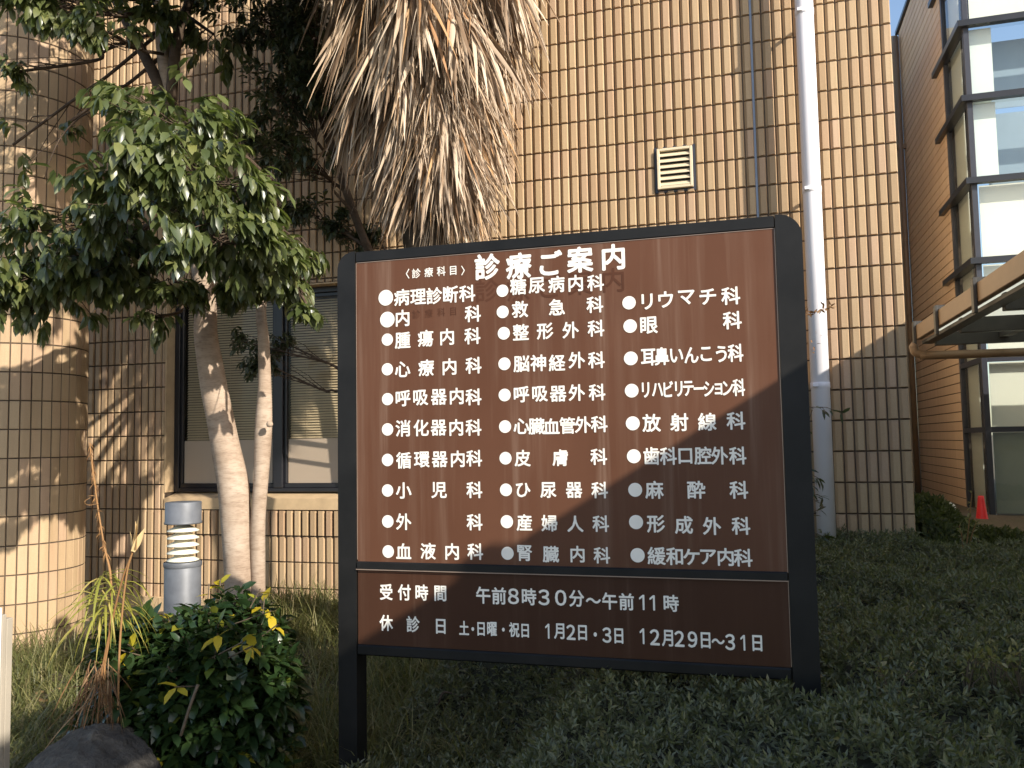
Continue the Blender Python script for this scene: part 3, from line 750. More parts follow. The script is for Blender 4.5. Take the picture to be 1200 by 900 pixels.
b=MB(); b.lathe((bx,by,0),[(rb-.004,zl0-.002),(rb-.004,zl1+.002)],36); b.build('clear_cover',glassmat('clear_cover_plastic',(.95,.95,.93),.0,.05),bol)
b=MB(); b.lathe((bx,by,0),[(rb+.003,zl0-.03),(rb+.0045,zl0-.026),(rb+.0045,zl0-.008),(rb+.003,zl0-.004)],36); b.build('collar',GALV,bol)
for i in range(0): pass

# ------------------------------------------------------------------ trees
def ell_points(cpx,cpy,rx,ry,Yc,ry3,n,shell=.55):
    """random points in an ellipsoid surveyed from the photo"""
    c=P(cpx,cpy,Yc); ex=P(cpx+rx,cpy,Yc)-c; ez=P(cpx,cpy-ry,Yc)-c
    a=halfw(cpx-rx,cpx+rx,cpy,Yc)*1.08; e=np.linalg.norm(ez)
    m=max(4,int(n/7)); cdir=unit(rng.normal(size=(m,3))); cr_=rng.uniform(shell,1,m)**.6
    q=cdir*cr_[:,None]; w=q[rng.integers(0,m,n)]+rng.normal(0,.17,(n,3)); r=np.linalg.norm(w,axis=1); d=w/(r[:,None]+1e-6); r=np.minimum(r,1.08)
    pts=c+d*r[:,None]*np.array([a,ry3,e]); return pts,d,c

def twig_leaves(tips,outd,nleaf,size,droop=.55,tw=.09,wid=1.0):
    """whorls of drooping leaves round each twig tip"""
    P_,D_,N_,S_,W_,C_=[],[],[],[],[],[]
    for t,o in zip(tips,outd):
        o=o+np.array([0,0,-.15]); o=o/np.linalg.norm(o)
        n=rng.integers(nleaf[0],nleaf[1]+1); side=np.cross(o,[0,0,1]); side/=np.linalg.norm(side)+1e-6; upv=np.cross(side,o)
        a0=rng.uniform(0,6.28)
        for k in range(n):
            f=k/n; a=a0+k*2.4
            rad=math.cos(a)*side+math.sin(a)*upv
            base=t-o*tw*(1-f)
            d=o*(.35+.5*f)+rad*(.85-.35*f)+np.array([0,0,-1.])*droop*rng.uniform(.5,1.3)
            nr=np.array([0,0,1.])+.55*rad+.35*o+rng.normal(0,.22,3)
            P_.append(base); D_.append(d); N_.append(nr); S_.append(rng.uniform(*size)); W_.append(rng.uniform(.85,1.2)*wid); C_.append(rng.uniform(.3,2.0))
    return leaves(np.array(P_),np.array(D_),np.array(N_),np.array(S_),LEAF8,np.array(W_),np.array(C_))

def limb(mb,a,bp,ra,rb_,m=0,seg=8,sag=.05):
    a=np.array(a); bp=np.array(bp); mid=(a+bp)/2+rng.normal(0,sag,3); q1=a*.7+bp*.3+rng.normal(0,sag*.5,3)
    pts=catmull([a,(q1+mid)/2,mid,bp],4); mb.tube(pts,np.linspace(ra,rb_,len(pts)),seg,m,False,.04); return pts

TY=5.2
tree=empty('broadleaf_tree',(-3.5,TY,-1.4),'pale trunked broadleaf tree with drooping glossy leaves left of the signboard','tree')
def trunk_pts(rows_,Y):
    pts=[];rad=[]
    for y_,xa,xb,yy in rows_:
        p=P((xa+xb)/2,y_,yy); pts.append(p); rad.append(halfw(xa,xb,y_,yy))
    return np.array(pts),np.array(rad)
mb=MB()
pts,rad=trunk_pts([(775,259,302,TY),(700,262,299,TY),(650,261,297,TY),(600,258,294,TY),(560,253,290,TY),(500,243,277,TY),(450,234,266,TY),(400,228,256,TY-.02),(360,227,254,TY-.05),(300,222,246,TY-.08),(230,208,230,TY-.1),(160,196,216,TY-.05),(90,186,205,TY),(20,180,197,TY+.05),(-80,176,190,TY+.1)],TY)
def dens(pts,rad,per=5):
    P4=catmull(np.hstack([pts,rad[:,None]]),per); return P4[:,:3],P4[:,3]
p1,r1=dens(pts,rad); mb.tube(p1,r1,18,0,True,.025)
pts2,rad2=trunk_pts([(770,294,312,TY+.03),(700,294,311,TY+.03),(640,293,311,TY+.03),(600,294,312,TY+.03),(560,297,315,TY+.03),(500,299,319,TY+.04),(450,302,318,TY+.05),(400,302,316,TY+.06),(360,300,312,TY+.06),(300,308,319,TY),(240,314,319,TY),(200,317.5,319,TY+.1)],TY)
p2,r2=dens(pts2,rad2); mb.tube(p2,r2,14,0,True,.03)
k=P(316,497,TY-.06)
kn=MB(); kn.lathe(tuple(k),[(0,-.022),(.018,-.018),(.024,0),(.017,.018),(0,.022)],12); kn.build('knot',BARK,tree)
mb.build('trunk',BARK,tree)
lm=MB()
# crown masses: cx,cy,rx,ry (photo survey), depth, half depth, number of twigs, shell
CR=[(212,150,60,60,4.0,.6,120,.45),(238,212,70,62,3.85,.6,160,.45),(262,285,64,48,3.95,.6,120,.45),(165,235,58,62,4.0,.6,110,.45),
    (80,285,86,62,4.1,.6,150,.45),(45,345,58,48,4.1,.5,85,.5),(130,300,60,55,4.3,.6,95,.4),(205,345,34,24,4.5,.3,26,.4),(182,372,16,24,4.5,.2,8,.3),
    (330,325,44,32,4.8,.35,60,.3),(362,362,26,13,4.6,.18,9,.4),(340,290,32,26,4.8,.3,40,.3),(290,335,36,26,4.8,.3,40,.3),
    (70,8,52,26,4.1,.28,40,.4),(128,38,36,26,4.15,.28,28,.4),(30,5,40,26,4.25,.25,26,.4),(14,85,18,18,4.4,.2,8,.3),(185,22,40,30,5.0,.3,22,.3),
    (95,-85,140,65,4.2,.7,190,.3),(280,-120,170,90,4.8,.7,260,.3),(430,-150,110,90,4.5,.5,120,.3),(15,170,10,60,4.9,.2,3,.2),(250,40,40,40,5.3,.3,18,.3),(72,150,22,10,5.0,.15,3,.3),
    (300,-260,260,90,4.6,.8,260,.3),(60,-240,160,100,4.2,.7,150,.3),(330,-170,150,110,3.9,.7,260,.3)]
allT=[];allO=[]
nodes=np.vstack([p1[-45:],p2[-22:]])
for (cx_,cy_,rx_,ry_,Yc,dy_,n_,sh) in CR:
    t_,d_,c_=ell_points(cx_,cy_,rx_,ry_,Yc,dy_,n_,sh)
    j=np.argmin(np.linalg.norm(nodes-c_,axis=1)-0.5*np.clip(c_[2]-nodes[:,2],-1,1)*-1)
    src=nodes[j]; big=rx_*ry_>1500
    lp=limb(lm,src,c_,.030 if big else .014,.010,0,7,.07)
    for t,d in zip(t_,d_):
        s=lp[rng.integers(len(lp)//2,len(lp))]
        if rng.random()<.55: limb(lm,s,t-d*.03,.005,.0022,0,4,.03)
    allT.append(t_); allO.append(d_+rng.normal(0,.35,d_.shape))
b_=P(190,30,5.2); 
for pa in ([(196,120),(172,70),(150,30),(120,-30)],[(199,140),(203,85),(208,45),(222,0),(240,-60)]):
    q=np.array([P(x,y,5.15) for x,y in pa]); c4=catmull(q,5); lm.tube(c4,np.linspace(.045,.03,len(c4)),10,1,True,.03)  # limbs lie in shade; that darkness is put into the bark colour
# thin bare shoot at far left of crown
q=np.array([P(*a_) for a_ in ((135,122,4.9),(98,135,4.85),(72,160,4.85),(58,190,4.8),(52,210,4.8))]); lm.tube(catmull(q,5),np.linspace(.008,.004,21),6)
lm.build('branches',[DARKBARK,DARKBARK],tree)
tl=twig_leaves(np.vstack(allT),np.vstack(allO),(6,10),(.078,.120),1.05,.10,1.0)
fast_mesh('crown',tl,LEAF8F,8,LEAF_T,tree)

# dark evergreen behind, close to the wall
ev=empty('evergreen_tree',(-2.95,6.05,-1.35),'dark small leaved evergreen tree in shade between the wall and the palm','tree')
em=MB()
ep=np.array([P(*a_) for a_ in ((480,730,6.2),(476,600,6.2),(468,480,6.2),(452,350,6.15),(415,250,6.0),(372,120,5.8),(350,0,5.7),(330,-120,5.7))]); e4=catmull(ep,5)
em.tube(e4,np.linspace(.05,.02,len(e4)),10,0,True,.04)
ECR=[(295,15,60,48,5.6,.4,110),(360,30,52,62,5.5,.4,150),(335,110,56,44,5.5,.4,110),(385,90,42,62,5.5,.3,90),(350,175,55,34,5.55,.35,70),(310,165,50,30,5.7,.25,40),
     (300,420,30,26,6.0,.14,26),(283,400,16,22,6.0,.1,9),(330,400,20,22,6.1,.1,12),(395,262,34,20,6.15,.15,34),(425,285,26,14,6.2,.12,26),(360,245,36,26,6.1,.18,30),(310,-90,130,70,5.5,.5,150),(440,275,18,14,6.2,.12,14)]
aT=[];aO=[]
for (cx_,cy_,rx_,ry_,Yc,dy_,n_) in ECR:
    t_,d_,c_=ell_points(cx_,cy_,rx_,ry_,Yc,dy_,n_,.25)
    j=np.argmin(np.linalg.norm(e4-c_,axis=1)); lp=limb(em,e4[max(0,j-3)],c_,.014,.006,0,6,.05)
    for t,d in zip(t_,d_):
        if rng.random()<.4: limb(em,lp[rng.integers(len(lp)//2,len(lp))],t,.004,.002,0,4,.03)
    aT.append(t_); aO.append(d_+rng.normal(0,.5,d_.shape))
em.build('trunk',DARKBARK,ev)
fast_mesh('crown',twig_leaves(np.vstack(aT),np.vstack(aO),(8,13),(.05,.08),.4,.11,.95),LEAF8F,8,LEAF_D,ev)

# ------------------------------------------------------------------ palm with a skirt of dead fronds
PY_=5.15
pc=P(497,285,PY_); pxc=pc[0]
palm=empty('palm_tree',(pxc,PY_,-1.45),'fan palm wrapped in a shaggy skirt of dead straw coloured fronds above the signboard','palm tree')
b=MB(); zz=np.linspace(-1.6,4.2,40); b.tube(np.stack([pxc+.02*np.sin(zz*1.3),np.full(40,PY_)+.02*np.cos(zz*1.7),zz],-1),.155+.02*np.sin(zz*9)*.5+np.where(zz<-1,.04,0),18,0,True,.05); b.build('trunk',PALMBARK,palm)
# skirt silhouette: half-widths surveyed from the photo per height
def sil(py): 
    l=np.interp(py,[-120,0,60,130,180,230,262,290],[362,374,376,374,394,420,452,472]); r_=np.interp(py,[-120,0,60,90,130,190,230,260,290],[660,646,642,632,624,616,600,590,586]); return l,r_
blV=[]; 
SEG=6
def blade(base,d0,length,width,droop,side,tw):
    """one narrow dried segment: strip of SEG quads, V-folded along its midrib"""
    V=[];p=np.array(base,float);d=np.array(d0,float)
    for i in range(SEG+1):
        f=i/SEG; w=width*(.55+1.6*f*(1-f)+.0)*(1-f**3*.9)
        d=d+np.array([0,0,-1])*droop/SEG; d=d/np.linalg.norm(d)
        s=side-d*(side@d); s=s/(np.linalg.norm(s)+1e-6); n=np.cross(s,d)
        s2=math.cos(tw*f)*s+math.sin(tw*f)*n; n2=np.cross(s2,d)
        V+= [p-s2*w/2+n2*w*.18,p-n2*w*.12,p+s2*w/2+n2*w*.18]
        p=p+d*length/SEG
    return V
BF=[]
for i in range(SEG):
    a_=i*3
    BF+=[(a_,a_+1,a_+4,a_+3),(a_+1,a_+2,a_+5,a_+4)]
petm=MB()
nfr=980
for k in range(nfr):
    low=rng.random()<.26
    py=rng.uniform(225,292) if low else rng.uniform(-260,262)
    ztip=P(500,py,PY_)[2]
    ang=rng.uniform(0,2*math.pi)
    l,r_=sil(min(290,py)); 
    hw=halfw(l,r_,py,PY_)*1.05
    cxm=P((l+r_)/2,py,PY_)[0]
    rad=hw*(rng.uniform(.70,1.0) if rng.random()<.7 else rng.uniform(.35,.7))
    out=np.array([math.cos(ang),math.sin(ang),0])
    L_=rng.uniform(.36,.74)
    tip=np.array([cxm,PY_,ztip])+out*rad
    hub=tip+np.array([0,0,L_*.9])-out*rng.uniform(.10,.30)
    if low: hub[:2]=np.array([pxc,PY_])+(hub[:2]-np.array([pxc,PY_]))*.8
    root=np.array([pxc,PY_,hub[2]+rng.uniform(.12,.3)])+out*.13
    if rng.random()<.3: petm.tube(catmull([root,(root+hub)/2+np.array([0,0,.03]),hub],3),.010,5,0,False)
    tang=np.array([-out[1],out[0],0]); nb=rng.integers(9,19)
    fine=rng.random()<.42; spread=rng.uniform(.15,.6); lean=rng.uniform(.1,.55); sway=rng.normal(0,.10)
    for q in range(nb):
        s_=(q/(nb-1)-.5)*2
        d0=out*(lean+rng.normal(0,.1))+tang*(s_*spread+sway)+np.array([0,0,-1])*rng.uniform(.7,1.1)+rng.normal(0,.09,3)
        blV.append(blade(hub+tang*s_*.05+rng.normal(0,.02,3),unit(d0),L_*rng.uniform(.5,1.2),rng.uniform(.004,.010) if fine else rng.uniform(.015,.042),rng.uniform(.1,1.2),tang+rng.normal(0,.6,3),rng.uniform(-2.2,2.2)))
fast_mesh('dead_frond_skirt',np.array(blV),BF,3*(SEG+1),STRAW,palm)
petm.build('petioles',DRY,palm)
# living crown above
blV=[]
for k in range(26):
    ang=k*2.4; el=rng.uniform(-.1,1.1); out=np.array([math.cos(ang)*math.cos(el),math.sin(ang)*math.cos(el),math.sin(el)])
    root=np.array([pxc,PY_,4.1]); hub=root+out*.8; tang=np.array([-math.sin(ang),math.cos(ang),0]); upv=np.cross(out,tang)
    for q in range(22):
        a=(q/21-.5)*4.2
        blV.append(blade(hub,unit(out*math.cos(a)+tang*math.sin(a)),rng.uniform(.5,.65),.035,.5,upv,.2))
fast_mesh('green_fronds',np.array(blV),BF,3*(SEG+1),LEAF_D,palm)

SHY=3.32
# ------------------------------------------------------------------ glossy shrub with some yellow leaves
sc=P(238,812,SHY)
shrub=empty('evergreen_shrub',(sc[0],SHY,-1.53),'rounded dark glossy shrub with a few yellow leaves, in front of the bollard light','shrub')
hr=halfw(108,372,800,SHY); topz=P(240,702,SHY)[2]
cz_=-1.16; rz=topz-cz_
n=1500; d=unit(rng.normal(size=(n,3))); d=d[(d[:,2]>-.65)]; n=len(d)
lump=1+.10*np.sin(d[:,0]*5+1)*np.sin(d[:,1]*4)+.07*np.sin(d[:,2]*7+d[:,0]*6)
rr=rng.uniform(.72,1.0,n)*lump
tp=np.array([sc[0],SHY,cz_])+d*rr[:,None]*np.array([hr,.52,rz]); tp=tp[tp[:,2]>-1.5]; dd=d[:len(tp)]
dd=unit(tp-np.array([sc[0],SHY,cz_-.1]))
V=twig_leaves(tp,dd+np.array([0,0,.35]),(5,8),(.055,.095),.28,.06,1.15)
fast_mesh('foliage',V,LEAF8F,8,LEAF_S,shrub)
# yellow sprays
yp=[(245,684,3.5),(258,680,3.5),(305,690,3.4),(310,700,3.4),(318,716,3.3),(288,712,3.4),(325,732,3.25),(280,716,3.4),(178,720,3.2),(192,718,3.2),(142,762,3.0),(150,755,3.0),(143,784,3.0),(205,805,2.85),(255,742,3.0),(285,752,2.95),(296,757,2.95)]
yt=np.array([P(*a_) for a_ in yp]); yo=unit(yt-np.array([sc[0],SHY,cz_]))+np.array([0,-.3,.2])
fast_mesh('yellow_foliage',twig_leaves(yt,yo,(2,4),(.05,.085),.35,.05,1.15),LEAF8F,8,LEAF_Y,shrub)
sm_=MB()
for t in tp[::9]: limb(sm_,(sc[0]+rng.normal(0,.06),SHY+rng.normal(0,.06),-1.5),t,.008,.003,0,5,.05)
for t in yt: limb(sm_,(sc[0]+rng.normal(0,.2),SHY,cz_+.1),t,.005,.003,0,5,.03)
q=[P(*a_) for a_ in ((212,862,2.76),(222,830,2.77),(232,802,2.8))]; sm_.tube(catmull(q,4),.006,6)
sm_.build('stems',TWIG,shrub)
# dark inner mass of twigs is real: a smaller ball of short leaves
di=unit(rng.normal(size=(900,3))); ti=np.array([sc[0],SHY,cz_])+di*rng.uniform(.3,.75,900)[:,None]*np.array([hr,.52,rz]); ti=ti[ti[:,2]>-1.5]
fast_mesh('inner_foliage',twig_leaves(ti,unit(ti-np.array([sc[0],SHY,cz_])),(4,6),(.06,.09),.3,.06,1.2),LEAF8F,8,LEAF_S,shrub)

# ------------------------------------------------------------------ rock
q=P(108,858,2.62); rk=MB()
def rock(mb,c,sx,sy,sz,seed):
    rr=np.random.default_rng(seed); seg,rings=110,64
    pl=[(unit(rr.normal(size=3)),rr.uniform(.72,.95)) for _ in range(16)]
    V=[]
    for i in range(rings+1):
        th=math.pi*i/rings
        for k in range(seg):
            a=2*math.pi*k/seg; d=np.array([math.sin(th)*math.cos(a),math.sin(th)*math.sin(a),math.cos(th)]); r=1.0
            for nrm,off in pl:
                dn=d@nrm
                if dn>1e-3: r=min(r,off/dn)
            dv=Vector(d.tolist()); r*=1+.05*mnoise.noise(dv*2.3)+.035*mnoise.noise(dv*6)+.022*mnoise.noise(dv*14)+.012*mnoise.noise(dv*33)
            V.append(np.array(c)+r*d*np.array([sx,sy,sz]))
    mb.add(V,[(i*seg+k,(i+1)*seg+k,(i+1)*seg+(k+1)%seg,i*seg+(k+1)%seg) for i in range(rings) for k in range(seg)],0,True)
rw=halfw(28,188,880,2.62)
rock(rk,(q[0],2.62,q[2]-.235),rw*1.08,.28,.25,5)
o=rk.build('garden_rock',ROCK,origin=(q[0],2.62,-1.55)); tag(o,'rough dark grey garden rock in front of the glossy shrub','rock')

# brick coloured edging stone by the column
q=P(103,750,5.6); b=MB(); b.bbox(q[0]-.10,q[0]+.07,5.55,5.7,-1.62,q[2]+.03,.012)
o=b.build('edging_stone',simple('pinkish_stone',(.36,.24,.18),.8,var=.2,vs=20,bmp=.3),origin=(q[0],5.6,-1.6)); tag(o,'pinkish edging stone at the foot of the round column','stone')

# ------------------------------------------------------------------ grass
def blades(roots,length,width,lean,bend):
    n=len(roots); V=np.zeros((n,9,3)); a=rng.uniform(0,2*math.pi,n); out=np.stack([np.cos(a),np.sin(a),np.zeros(n)],-1); side=np.stack([-np.sin(a),np.cos(a),np.zeros(n)],-1)
    ln=rng.uniform(*length,n); le=rng.uniform(*lean,n); be=rng.uniform(*bend,n); p=roots.copy(); th=le.copy()
    for i in range(4):
        w=width*(1-.25*i) if i<3 else 0
        if i<3:
            V[:,i*2]=p-side*w/2; V[:,i*2+1]=p+side*w/2
        else:
            V[:,6]=p
        d=out*np.sin(th)[:,None]+np.array([0,0,1.])*np.cos(th)[:,None]; p=p+d*(ln/3)[:,None]; th=th+be/3
    return V[:,:7]
GF=[(0,1,3,2),(2,3,5,4),(4,5,6)]
roots=[]
def scat(n,x0,x1,y0,y1,cl=None):
    c=np.stack([rng.uniform(x0,x1,n),rng.uniform(y0,y1,n)],-1)
    return c
tuft=[]
for x0_,x1_,y0_,y1_,nt_ in ((-5.4,-3.0,3.0,5.3,420),(-4.2,-1.2,5.2,6.35,380),(-2.2,-1.1,3.5,5.2,150),(-2.9,-1.6,3.35,5.2,170),(-4.4,-2.7,2.4,3.2,110),(-6.6,-5.2,4.3,4.9,60)):
    c=scat(nt_,x0_,x1_,y0_,y1_)
    for t in c:
        m_=rng.integers(14,26); tuft.append(t+rng.normal(0,.03,(m_,2)))
rt_=np.vstack(tuft); roots=np.column_stack([rt_,ground_z(rt_[:,0],rt_[:,1])-.01])
gr=fast_mesh('grass',blades(roots,(.14,.38),.0085,(.1,.9),(.6,2.3)),GF,7,GRASS,smooth=True)
tag(gr,'tufts of long pale green grass on the bank under the tree','grass',kind='stuff')

# fallen leaves on the soil
n=900; fx=rng.uniform(-4.8,-.9,n); fy=rng.uniform(2.8,6.3,n); fp=np.column_stack([fx,fy,ground_z(fx,fy)+.012])
fd=np.column_stack([rng.normal(size=(n,2)),rng.normal(0,.15,n)]); fn=np.column_stack([rng.normal(0,.3,(n,2)),np.ones(n)])
fl=fast_mesh('fallen_leaves',leaves(fp,fd,fn,rng.uniform(.04,.09,n),LEAF8,1.1,rng.uniform(-2,2,n)),LEAF8F,8,DEADLEAF); tag(fl,'brown fallen leaves scattered over the soil','leaf litter',kind='stuff')

# fallen branch
q=[P(*a_) for a_ in ((470,872,3.75),(488,840,3.95),(500,826,4.05),(522,815,4.15),(545,812,4.2))]
q=[np.array([p[0],p[1],ground_z(p[0],p[1])+.05+.02*i]) for i,p in enumerate(q)]
b=MB(); c4=catmull(q,5); b.tube(c4,np.linspace(.02,.009,len(c4)),8,0,True,.06); limb(b,c4[10],c4[10]+np.array([.16,.1,.10]),.009,.004); limb(b,c4[14],c4[14]+np.array([.05,.22,.06]),.008,.003)
o=b.build('fallen_branch',DARKBARK,origin=tuple(q[0])); tag(o,'dark fallen branch lying on the soil under the signboard','branch')

# ------------------------------------------------------------------ ground cover and hedge by the wing
def hedge_top(x,y):
    z=np.interp(y,[1.8,2.1,2.5,3.3,4.5,6.2,7.0],[-1.25,-1.10,-1.03,-.955,-.82,-.735,-.74])
    z=z+.045*np.sin(x*4.1+y*1.3)*np.sin(y*3.7+.4)+.030*np.sin(x*9.3+2)*np.sin(y*8.1-x*2)+.020*np.sin(x*19+y*5)*np.sin(y*17-x*6)+.05*sm(.0,.6,x)*sm(6,3,y)-.03*sm(-.1,-.9,x)*sm(4.5,3.4,y)
    edge=-1.16+.10*np.sin(y*2.3)-.55*sm(3.9,4.8,y)
    return z-.42*sm(.45,-.05,x-edge)
def cover(name,x0,x1,y0,y1,top,dens,per,size,matl,label,cat,step=.07,under=.07,flat=.5):
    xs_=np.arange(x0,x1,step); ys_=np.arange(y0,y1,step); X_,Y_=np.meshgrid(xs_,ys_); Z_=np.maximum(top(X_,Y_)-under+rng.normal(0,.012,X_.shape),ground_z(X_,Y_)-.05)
    nx_,ny_=len(xs_),len(ys_)
    n=int((x1-x0)*(y1-y0)*dens); x=rng.uniform(x0,x1,n); y=rng.uniform(y0,y1,n); z=top(x,y); k=z>ground_z(x,y)+.03; x,y,z=x[k],y[k],z[k]; n=len(x)
    e=.03; gx=(top(x+e,y)-top(x-e,y))/(2*e); gy=(top(x,y+e)-top(x,y-e))/(2*e)
    up_d=unit(np.column_stack([-gx,-gy-.15,np.ones(n)])+rng.normal(0,.38,(n,3))); tips=np.column_stack([x,y,z+rng.normal(0,.022,n)])
    PP=np.repeat(tips,per,0); UU=np.repeat(up_d,per,0); kk=np.tile(np.arange(per),n); f=kk/per
    A=unit(np.cross(UU,np.array([.3,.9,.1]))); B=np.cross(UU,A); a=kk*2.4+np.repeat(rng.uniform(0,6.28,n),per)
    radl=np.cos(a)[:,None]*A+np.sin(a)[:,None]*B
    base=PP-UU*(.055*(1-f))[:,None]
    d=UU*(.25+.75*f)[:,None]+radl*(1.0-.6*f)[:,None]+rng.normal(0,.15,PP.shape)
    nr=UU*.9-radl*.3+rng.normal(0,.25,PP.shape)
    V=leaves(base,d,nr,rng.uniform(size[0],size[1],len(base)),LEAF4,rng.uniform(.8,1.1,len(base)),rng.uniform(.2,1.5,len(base)))
    o=fast_mesh(name,V,LEAF4F,4,matl,origin=((x0+x1)/2,(y0+y1)/2,-1.4),smooth=False); tag(o,label,cat,kind='stuff')
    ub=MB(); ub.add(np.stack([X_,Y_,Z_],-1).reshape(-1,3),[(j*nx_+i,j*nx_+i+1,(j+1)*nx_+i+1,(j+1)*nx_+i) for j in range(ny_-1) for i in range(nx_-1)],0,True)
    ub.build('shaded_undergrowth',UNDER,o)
    return o
cover('ground_cover',-1.75,2.45,1.9,6.48,hedge_top,1700,9,(.020,.037),LEAF_H,'low dark green ground cover spreading in front of and below the signboard','ground cover')
def far_top(x,y):
    z=np.interp(y,[6.6,7.0,8.5,9.5,10.6,11.2],[-1.3,-.80,-.69,-.74,-.92,-1.3])
    z=z+.07*np.sin(x*3.3+y)*np.sin(y*2.9)+.03*np.sin(x*8+1)*np.sin(y*7)
    z=z-.5*sm(1.35,1.0,x)
    z=z-.235*sm(.185,.225,x/np.maximum(y,.1))
    return z
cover('low_hedge',1.05,4.2,6.6,11.2,far_top,420,11,(.05,.085),LEAF_H2,'mid green creeping hedge at the foot of the glass wing','hedge',.1,.1)

# ------------------------------------------------------------------ nandina beside the pipe, shoots, stalks
def frond_plant(mb,leafl,root,tip,nl,ls,drop):
    st=catmull([root,(np.array(root)+tip)/2+rng.normal(0,.03,3),tip],6); mb.tube(st,np.linspace(.006,.003,len(st)),5,0,False)
    for k in range(nl):
        c=st[rng.integers(len(st)//2,len(st))]+rng.normal(0,.02,3); a=rng.uniform(0,6.28); o=np.array([math.cos(a),math.sin(a),rng.uniform(-.3,.5)])
        e=c+unit(o)*rng.uniform(.08,.2); mb.tube([c,(c+e)/2+np.array([0,0,.015]),e],.002,4,0,False)
        for j in range(rng.integers(5,9)):
            p=c+(e-c)*rng.uniform(.3,1.0); dd_=unit(e-c)+rng.normal(0,.6,3)+np.array([0,0,-drop]); leafl.append((p,dd_,np.array([0,0,1.])+rng.normal(0,.4,3),rng.uniform(*ls)))
nan=empty('nandina_shrub',(.12,5.2,-1.2),'thin leafy nandina stems between the signboard and the white pipe','shrub')
mb=MB(); ll=[]
for (px_,py_) in ((950,452),(958,480),(948,515),(955,540),(944,575),(958,560)):
    tip=P(px_-6,py_,5.2); frond_plant(mb,ll,np.array([.10+rng.normal(0,.03),5.2+rng.normal(0,.05),-1.15]),tip,7,(.045,.085),.35)
mb.build('stems',TWIG,nan)
A_=list(zip(*ll)); fast_mesh('foliage',leaves(np.array(A_[0]),np.array(A_[1]),np.array(A_[2]),np.array(A_[3]),LEAF8,.62,1),LEAF8F,8,LEAF_N,nan)
# its dry flowering spray
mb=MB(); tip=P(976,358,5.2); root=P(930,372,5.22); st=catmull([np.array([.08,5.25,-1.0]),P(926,480,5.22),root,P(955,366,5.2),tip],6); mb.tube(st,np.linspace(.004,.002,len(st)),5,0,False)
ll=[]
for k in range(46):
    c=st[rng.integers(int(len(st)*.55),len(st))]; ll.append((c+rng.normal(0,.012,3),rng.normal(0,1,3)+np.array([.6,0,.1]),rng.normal(0,1,3),rng.uniform(.02,.045)))
for k in range(14):
    c=P(rng.uniform(935,962),rng.uniform(388,415),5.2); ll.append((c,rng.normal(0,1,3),rng.normal(0,1,3),rng.uniform(.015,.03)))
A_=list(zip(*ll)); mb.build('dry_spray_stem',DRY,nan); fast_mesh('dry_spray',leaves(np.array(A_[0]),np.array(A_[1]),np.array(A_[2]),np.array(A_[3]),LEAF8,.8,1),LEAF8F,8,DRY,nan)
# sapling at right
sap=empty('sapling',P(1130,648,6.3),'thin reddish sapling standing above the ground cover near the traffic cone','sapling')
mb=MB(); ll=[]
for tipx,tipy in ((1139,578),(1124,616),(1144,612)):
    tip=P(tipx,tipy,6.3); st=catmull([P(1130,668,6.3),P((1130+tipx)/2+1,(650+tipy)/2,6.3),tip],6); mb.tube(st,np.linspace(.006,.003,len(st)),5,0,False)
    for k in range(22): 
        c=st[rng.integers(4,len(st))]; ll.append((c,rng.normal(0,1,3)+np.array([0,0,.3]),rng.normal(0,.6,3)+np.array([0,0,1]),rng.uniform(.025,.05)))
mb.build('stem',DRY,sap); A_=list(zip(*ll)); fast_mesh('leaves',leaves(np.array(A_[0]),np.array(A_[1]),np.array(A_[2]),np.array(A_[3]),LEAF8,.9,1),LEAF8F,8,GRASS,sap)
# pale weeds poking out of the ground cover
for i,(px_,py_,lab) in enumerate(((1165,783,'larger pale yellow green weed sprouting from the ground cover at the right'),(1130,788,'smaller pale weed sprouting from the ground cover, left of the larger one'),(1196,782,'pale weed sprouting from the ground cover at the right border'),(1043,792,'pinkish weed shoots sprouting from the ground cover beside the signboard'))):
    q=P(px_,py_,3.35); q=np.array([q[0],3.35,q[2]]); m_=MB(); ll=[]
    we=empty('weed',(q[0],q[1],q[2]-.12),lab,'weed','weeds in the ground cover')
    for j in range(9 if i<3 else 5):
        tip=q+np.array([rng.normal(0,.05),rng.normal(0,.04),rng.uniform(-.01,.06)]); m_.tube([q-np.array([0,0,.12]),(q+tip)/2-np.array([0,0,.03]),tip],.0022,4,0,False)
        for k in range(9): ll.append((tip+rng.normal(0,.012,3),rng.normal(0,1,3)+np.array([0,0,.5]),rng.normal(0,.5,3)+np.array([0,0,1]),rng.uniform(.015,.034)))
    m_.build('stem',TWIG,we); A_=list(zip(*ll)); fast_mesh('leaves',leaves(np.array(A_[0]),np.array(A_[1]),np.array(A_[2]),np.array(A_[3]),LEAF8,1.0,1),LEAF8F,8,GRASS,we)

# dried lily: one stalk bare, one with an open seed head
st1=empty('dried_stalk',P(125,900,2.82),'tall bare reddish dried flower stalk with curling withered leaves, left of the glossy shrub','dried plant','dried flower stalks')
mb=MB(); q=catmull([P(135,905,2.82),P(122,800,2.82),P(128,745,2.82),P(130,680,2.82),P(122,640,2.84),P(114,590,2.85),P(108,545,2.85),P(105,519,2.85)],6); mb.tube(q,np.linspace(.0055,.003,len(q)),7,0,True,.1)
mb.tube(catmull([P(116,590,2.85),P(104,592,2.82),P(99,588,2.80),P(106,583,2.82)],5),.0012,4,0,False); mb.build('stalk',DRY,st1)
V=[]
for k in range(120):
    c=q[rng.integers(int(len(q)*.55),len(q))]; V.append(blade(c,unit(rng.normal(0,.5,3)+np.array([0,0,-.6])),rng.uniform(.02,.05),.004,.8,rng.normal(0,1,3),.5))
fast_mesh('withered_leaves',np.array(V),BF,3*(SEG+1),DRY,st1)
V=[]
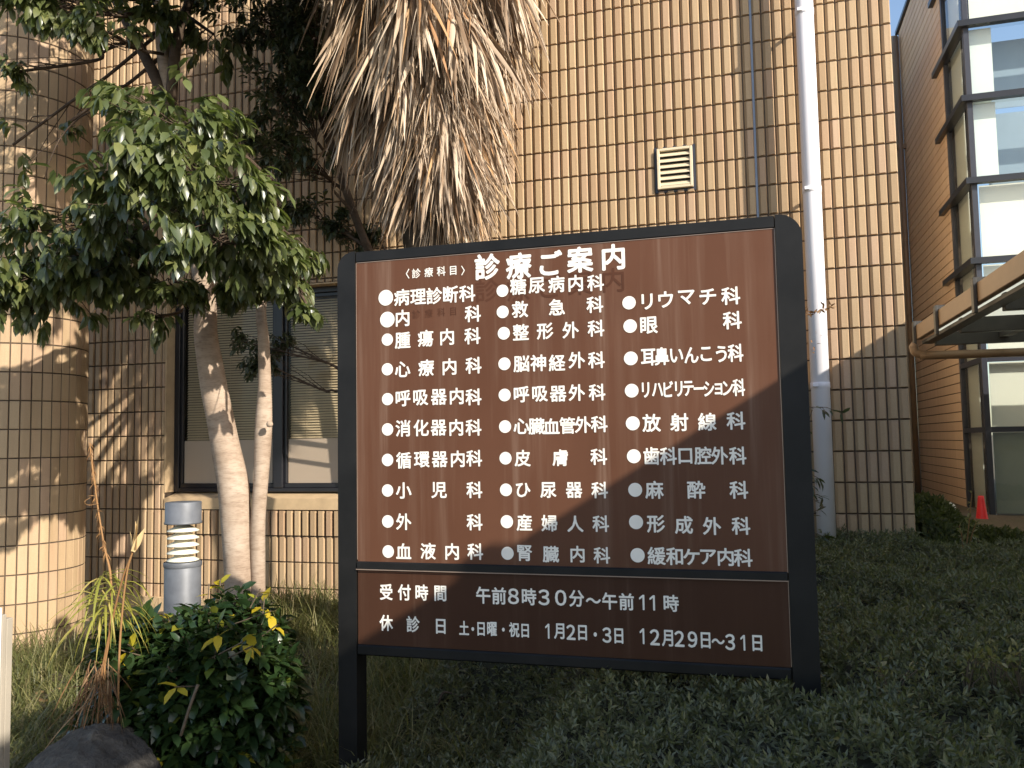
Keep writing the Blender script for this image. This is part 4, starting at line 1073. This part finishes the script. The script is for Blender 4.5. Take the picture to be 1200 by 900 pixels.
for k in range(75):
    c=P(rng.uniform(116,140),rng.uniform(672,722),rng.uniform(2.75,2.92)); a=rng.uniform(0,6.28); V.append(blade(c,unit(np.array([math.cos(a)*.7,math.sin(a)*.7,rng.uniform(-.2,.7)])),rng.uniform(.12,.3),rng.uniform(.007,.011),rng.uniform(1.3,2.6),np.array([-math.sin(a),math.cos(a),0]),.3))
fast_mesh('drooping_leaves',np.array(V),BF,3*(SEG+1),leafmat('yellowing_lily_leaf',[(0,(.20,.22,.04)),(.5,(.34,.32,.06)),(1,(.45,.36,.12))],.5,.35,.3,(.5,.45,.1)),st1)
V=[]
for k in range(70):
    c=P(rng.normal(118,10),rng.uniform(770,815),rng.uniform(2.66,2.85)); V.append(blade(c,unit(rng.normal(0,.35,3)+np.array([0,0,-.8])),rng.uniform(.15,.34),.006,.6,rng.normal(0,1,3),.8))
fast_mesh('withered_base',np.array(V),BF,3*(SEG+1),leafmat('withered_brown',[(0,(.10,.05,.025)),(.6,(.20,.11,.055)),(1,(.36,.25,.14))],.7,.15,.2,(.3,.18,.08)),st1)
st2=empty('dried_stalk',P(120,905,2.77),'dried flower stalk topped by an open pale seed head, left of the bollard light','dried plant','dried flower stalks')
mb=MB()
for pa in ([(138,905),(139,790),(143,720),(149,670),(155,648)],[(112,905),(118,800),(130,735),(143,680),(155,648)]):
    q=catmull([P(x,y,2.77) for x,y in pa],6); mb.tube(q,np.linspace(.0045,.0035,len(q)),6,0,False)
mb.build('stalk',DRY,st2)
V=[]; c0=P(156,645,2.77)
for k,(dx,dy) in enumerate(((0,-34),(14,-27),(4,-40),(-4,-22),(9,-12),(3,-18))):
    e=P(157+dx,645+dy,2.77+rng.normal(0,.02)); V.append(blade(c0+rng.normal(0,.004,3),unit(e-c0),np.linalg.norm(e-c0),.028,-.1,rng.normal(0,1,3),.6))
V=np.array(V); fast_mesh('seed_head',V,BF,3*(SEG+1),DRYHEAD,st2)

# white board at the left border
q=P(2,712,2.7); wb=empty('white_noticeboard',(q[0]-.25,2.7,-1.5),'white board on short legs, its shaded lower part coloured grey, at the left border in front of the grass','noticeboard')
b=MB(); b.bbox(q[0]-.5,q[0]+.004,2.68,2.70,P(2,832,2.7)[2],q[2],.003); b.build('board',WHITEBAND,wb)
b=MB(); b.bbox(q[0]-.5,q[0]+.001,2.705,2.725,-1.5,q[2]-.03,.003); b.build('shade_grey_backing',GREYWALL,wb)  # grey showing below the white stands in for the board's shaded lower part
for xx in (-.45,-.03):
    b=MB(); b.bbox(q[0]+xx,q[0]+xx+.03,2.727,2.757,-1.6,q[2]-.05,.003); b.build('leg',GREYWALL,wb)
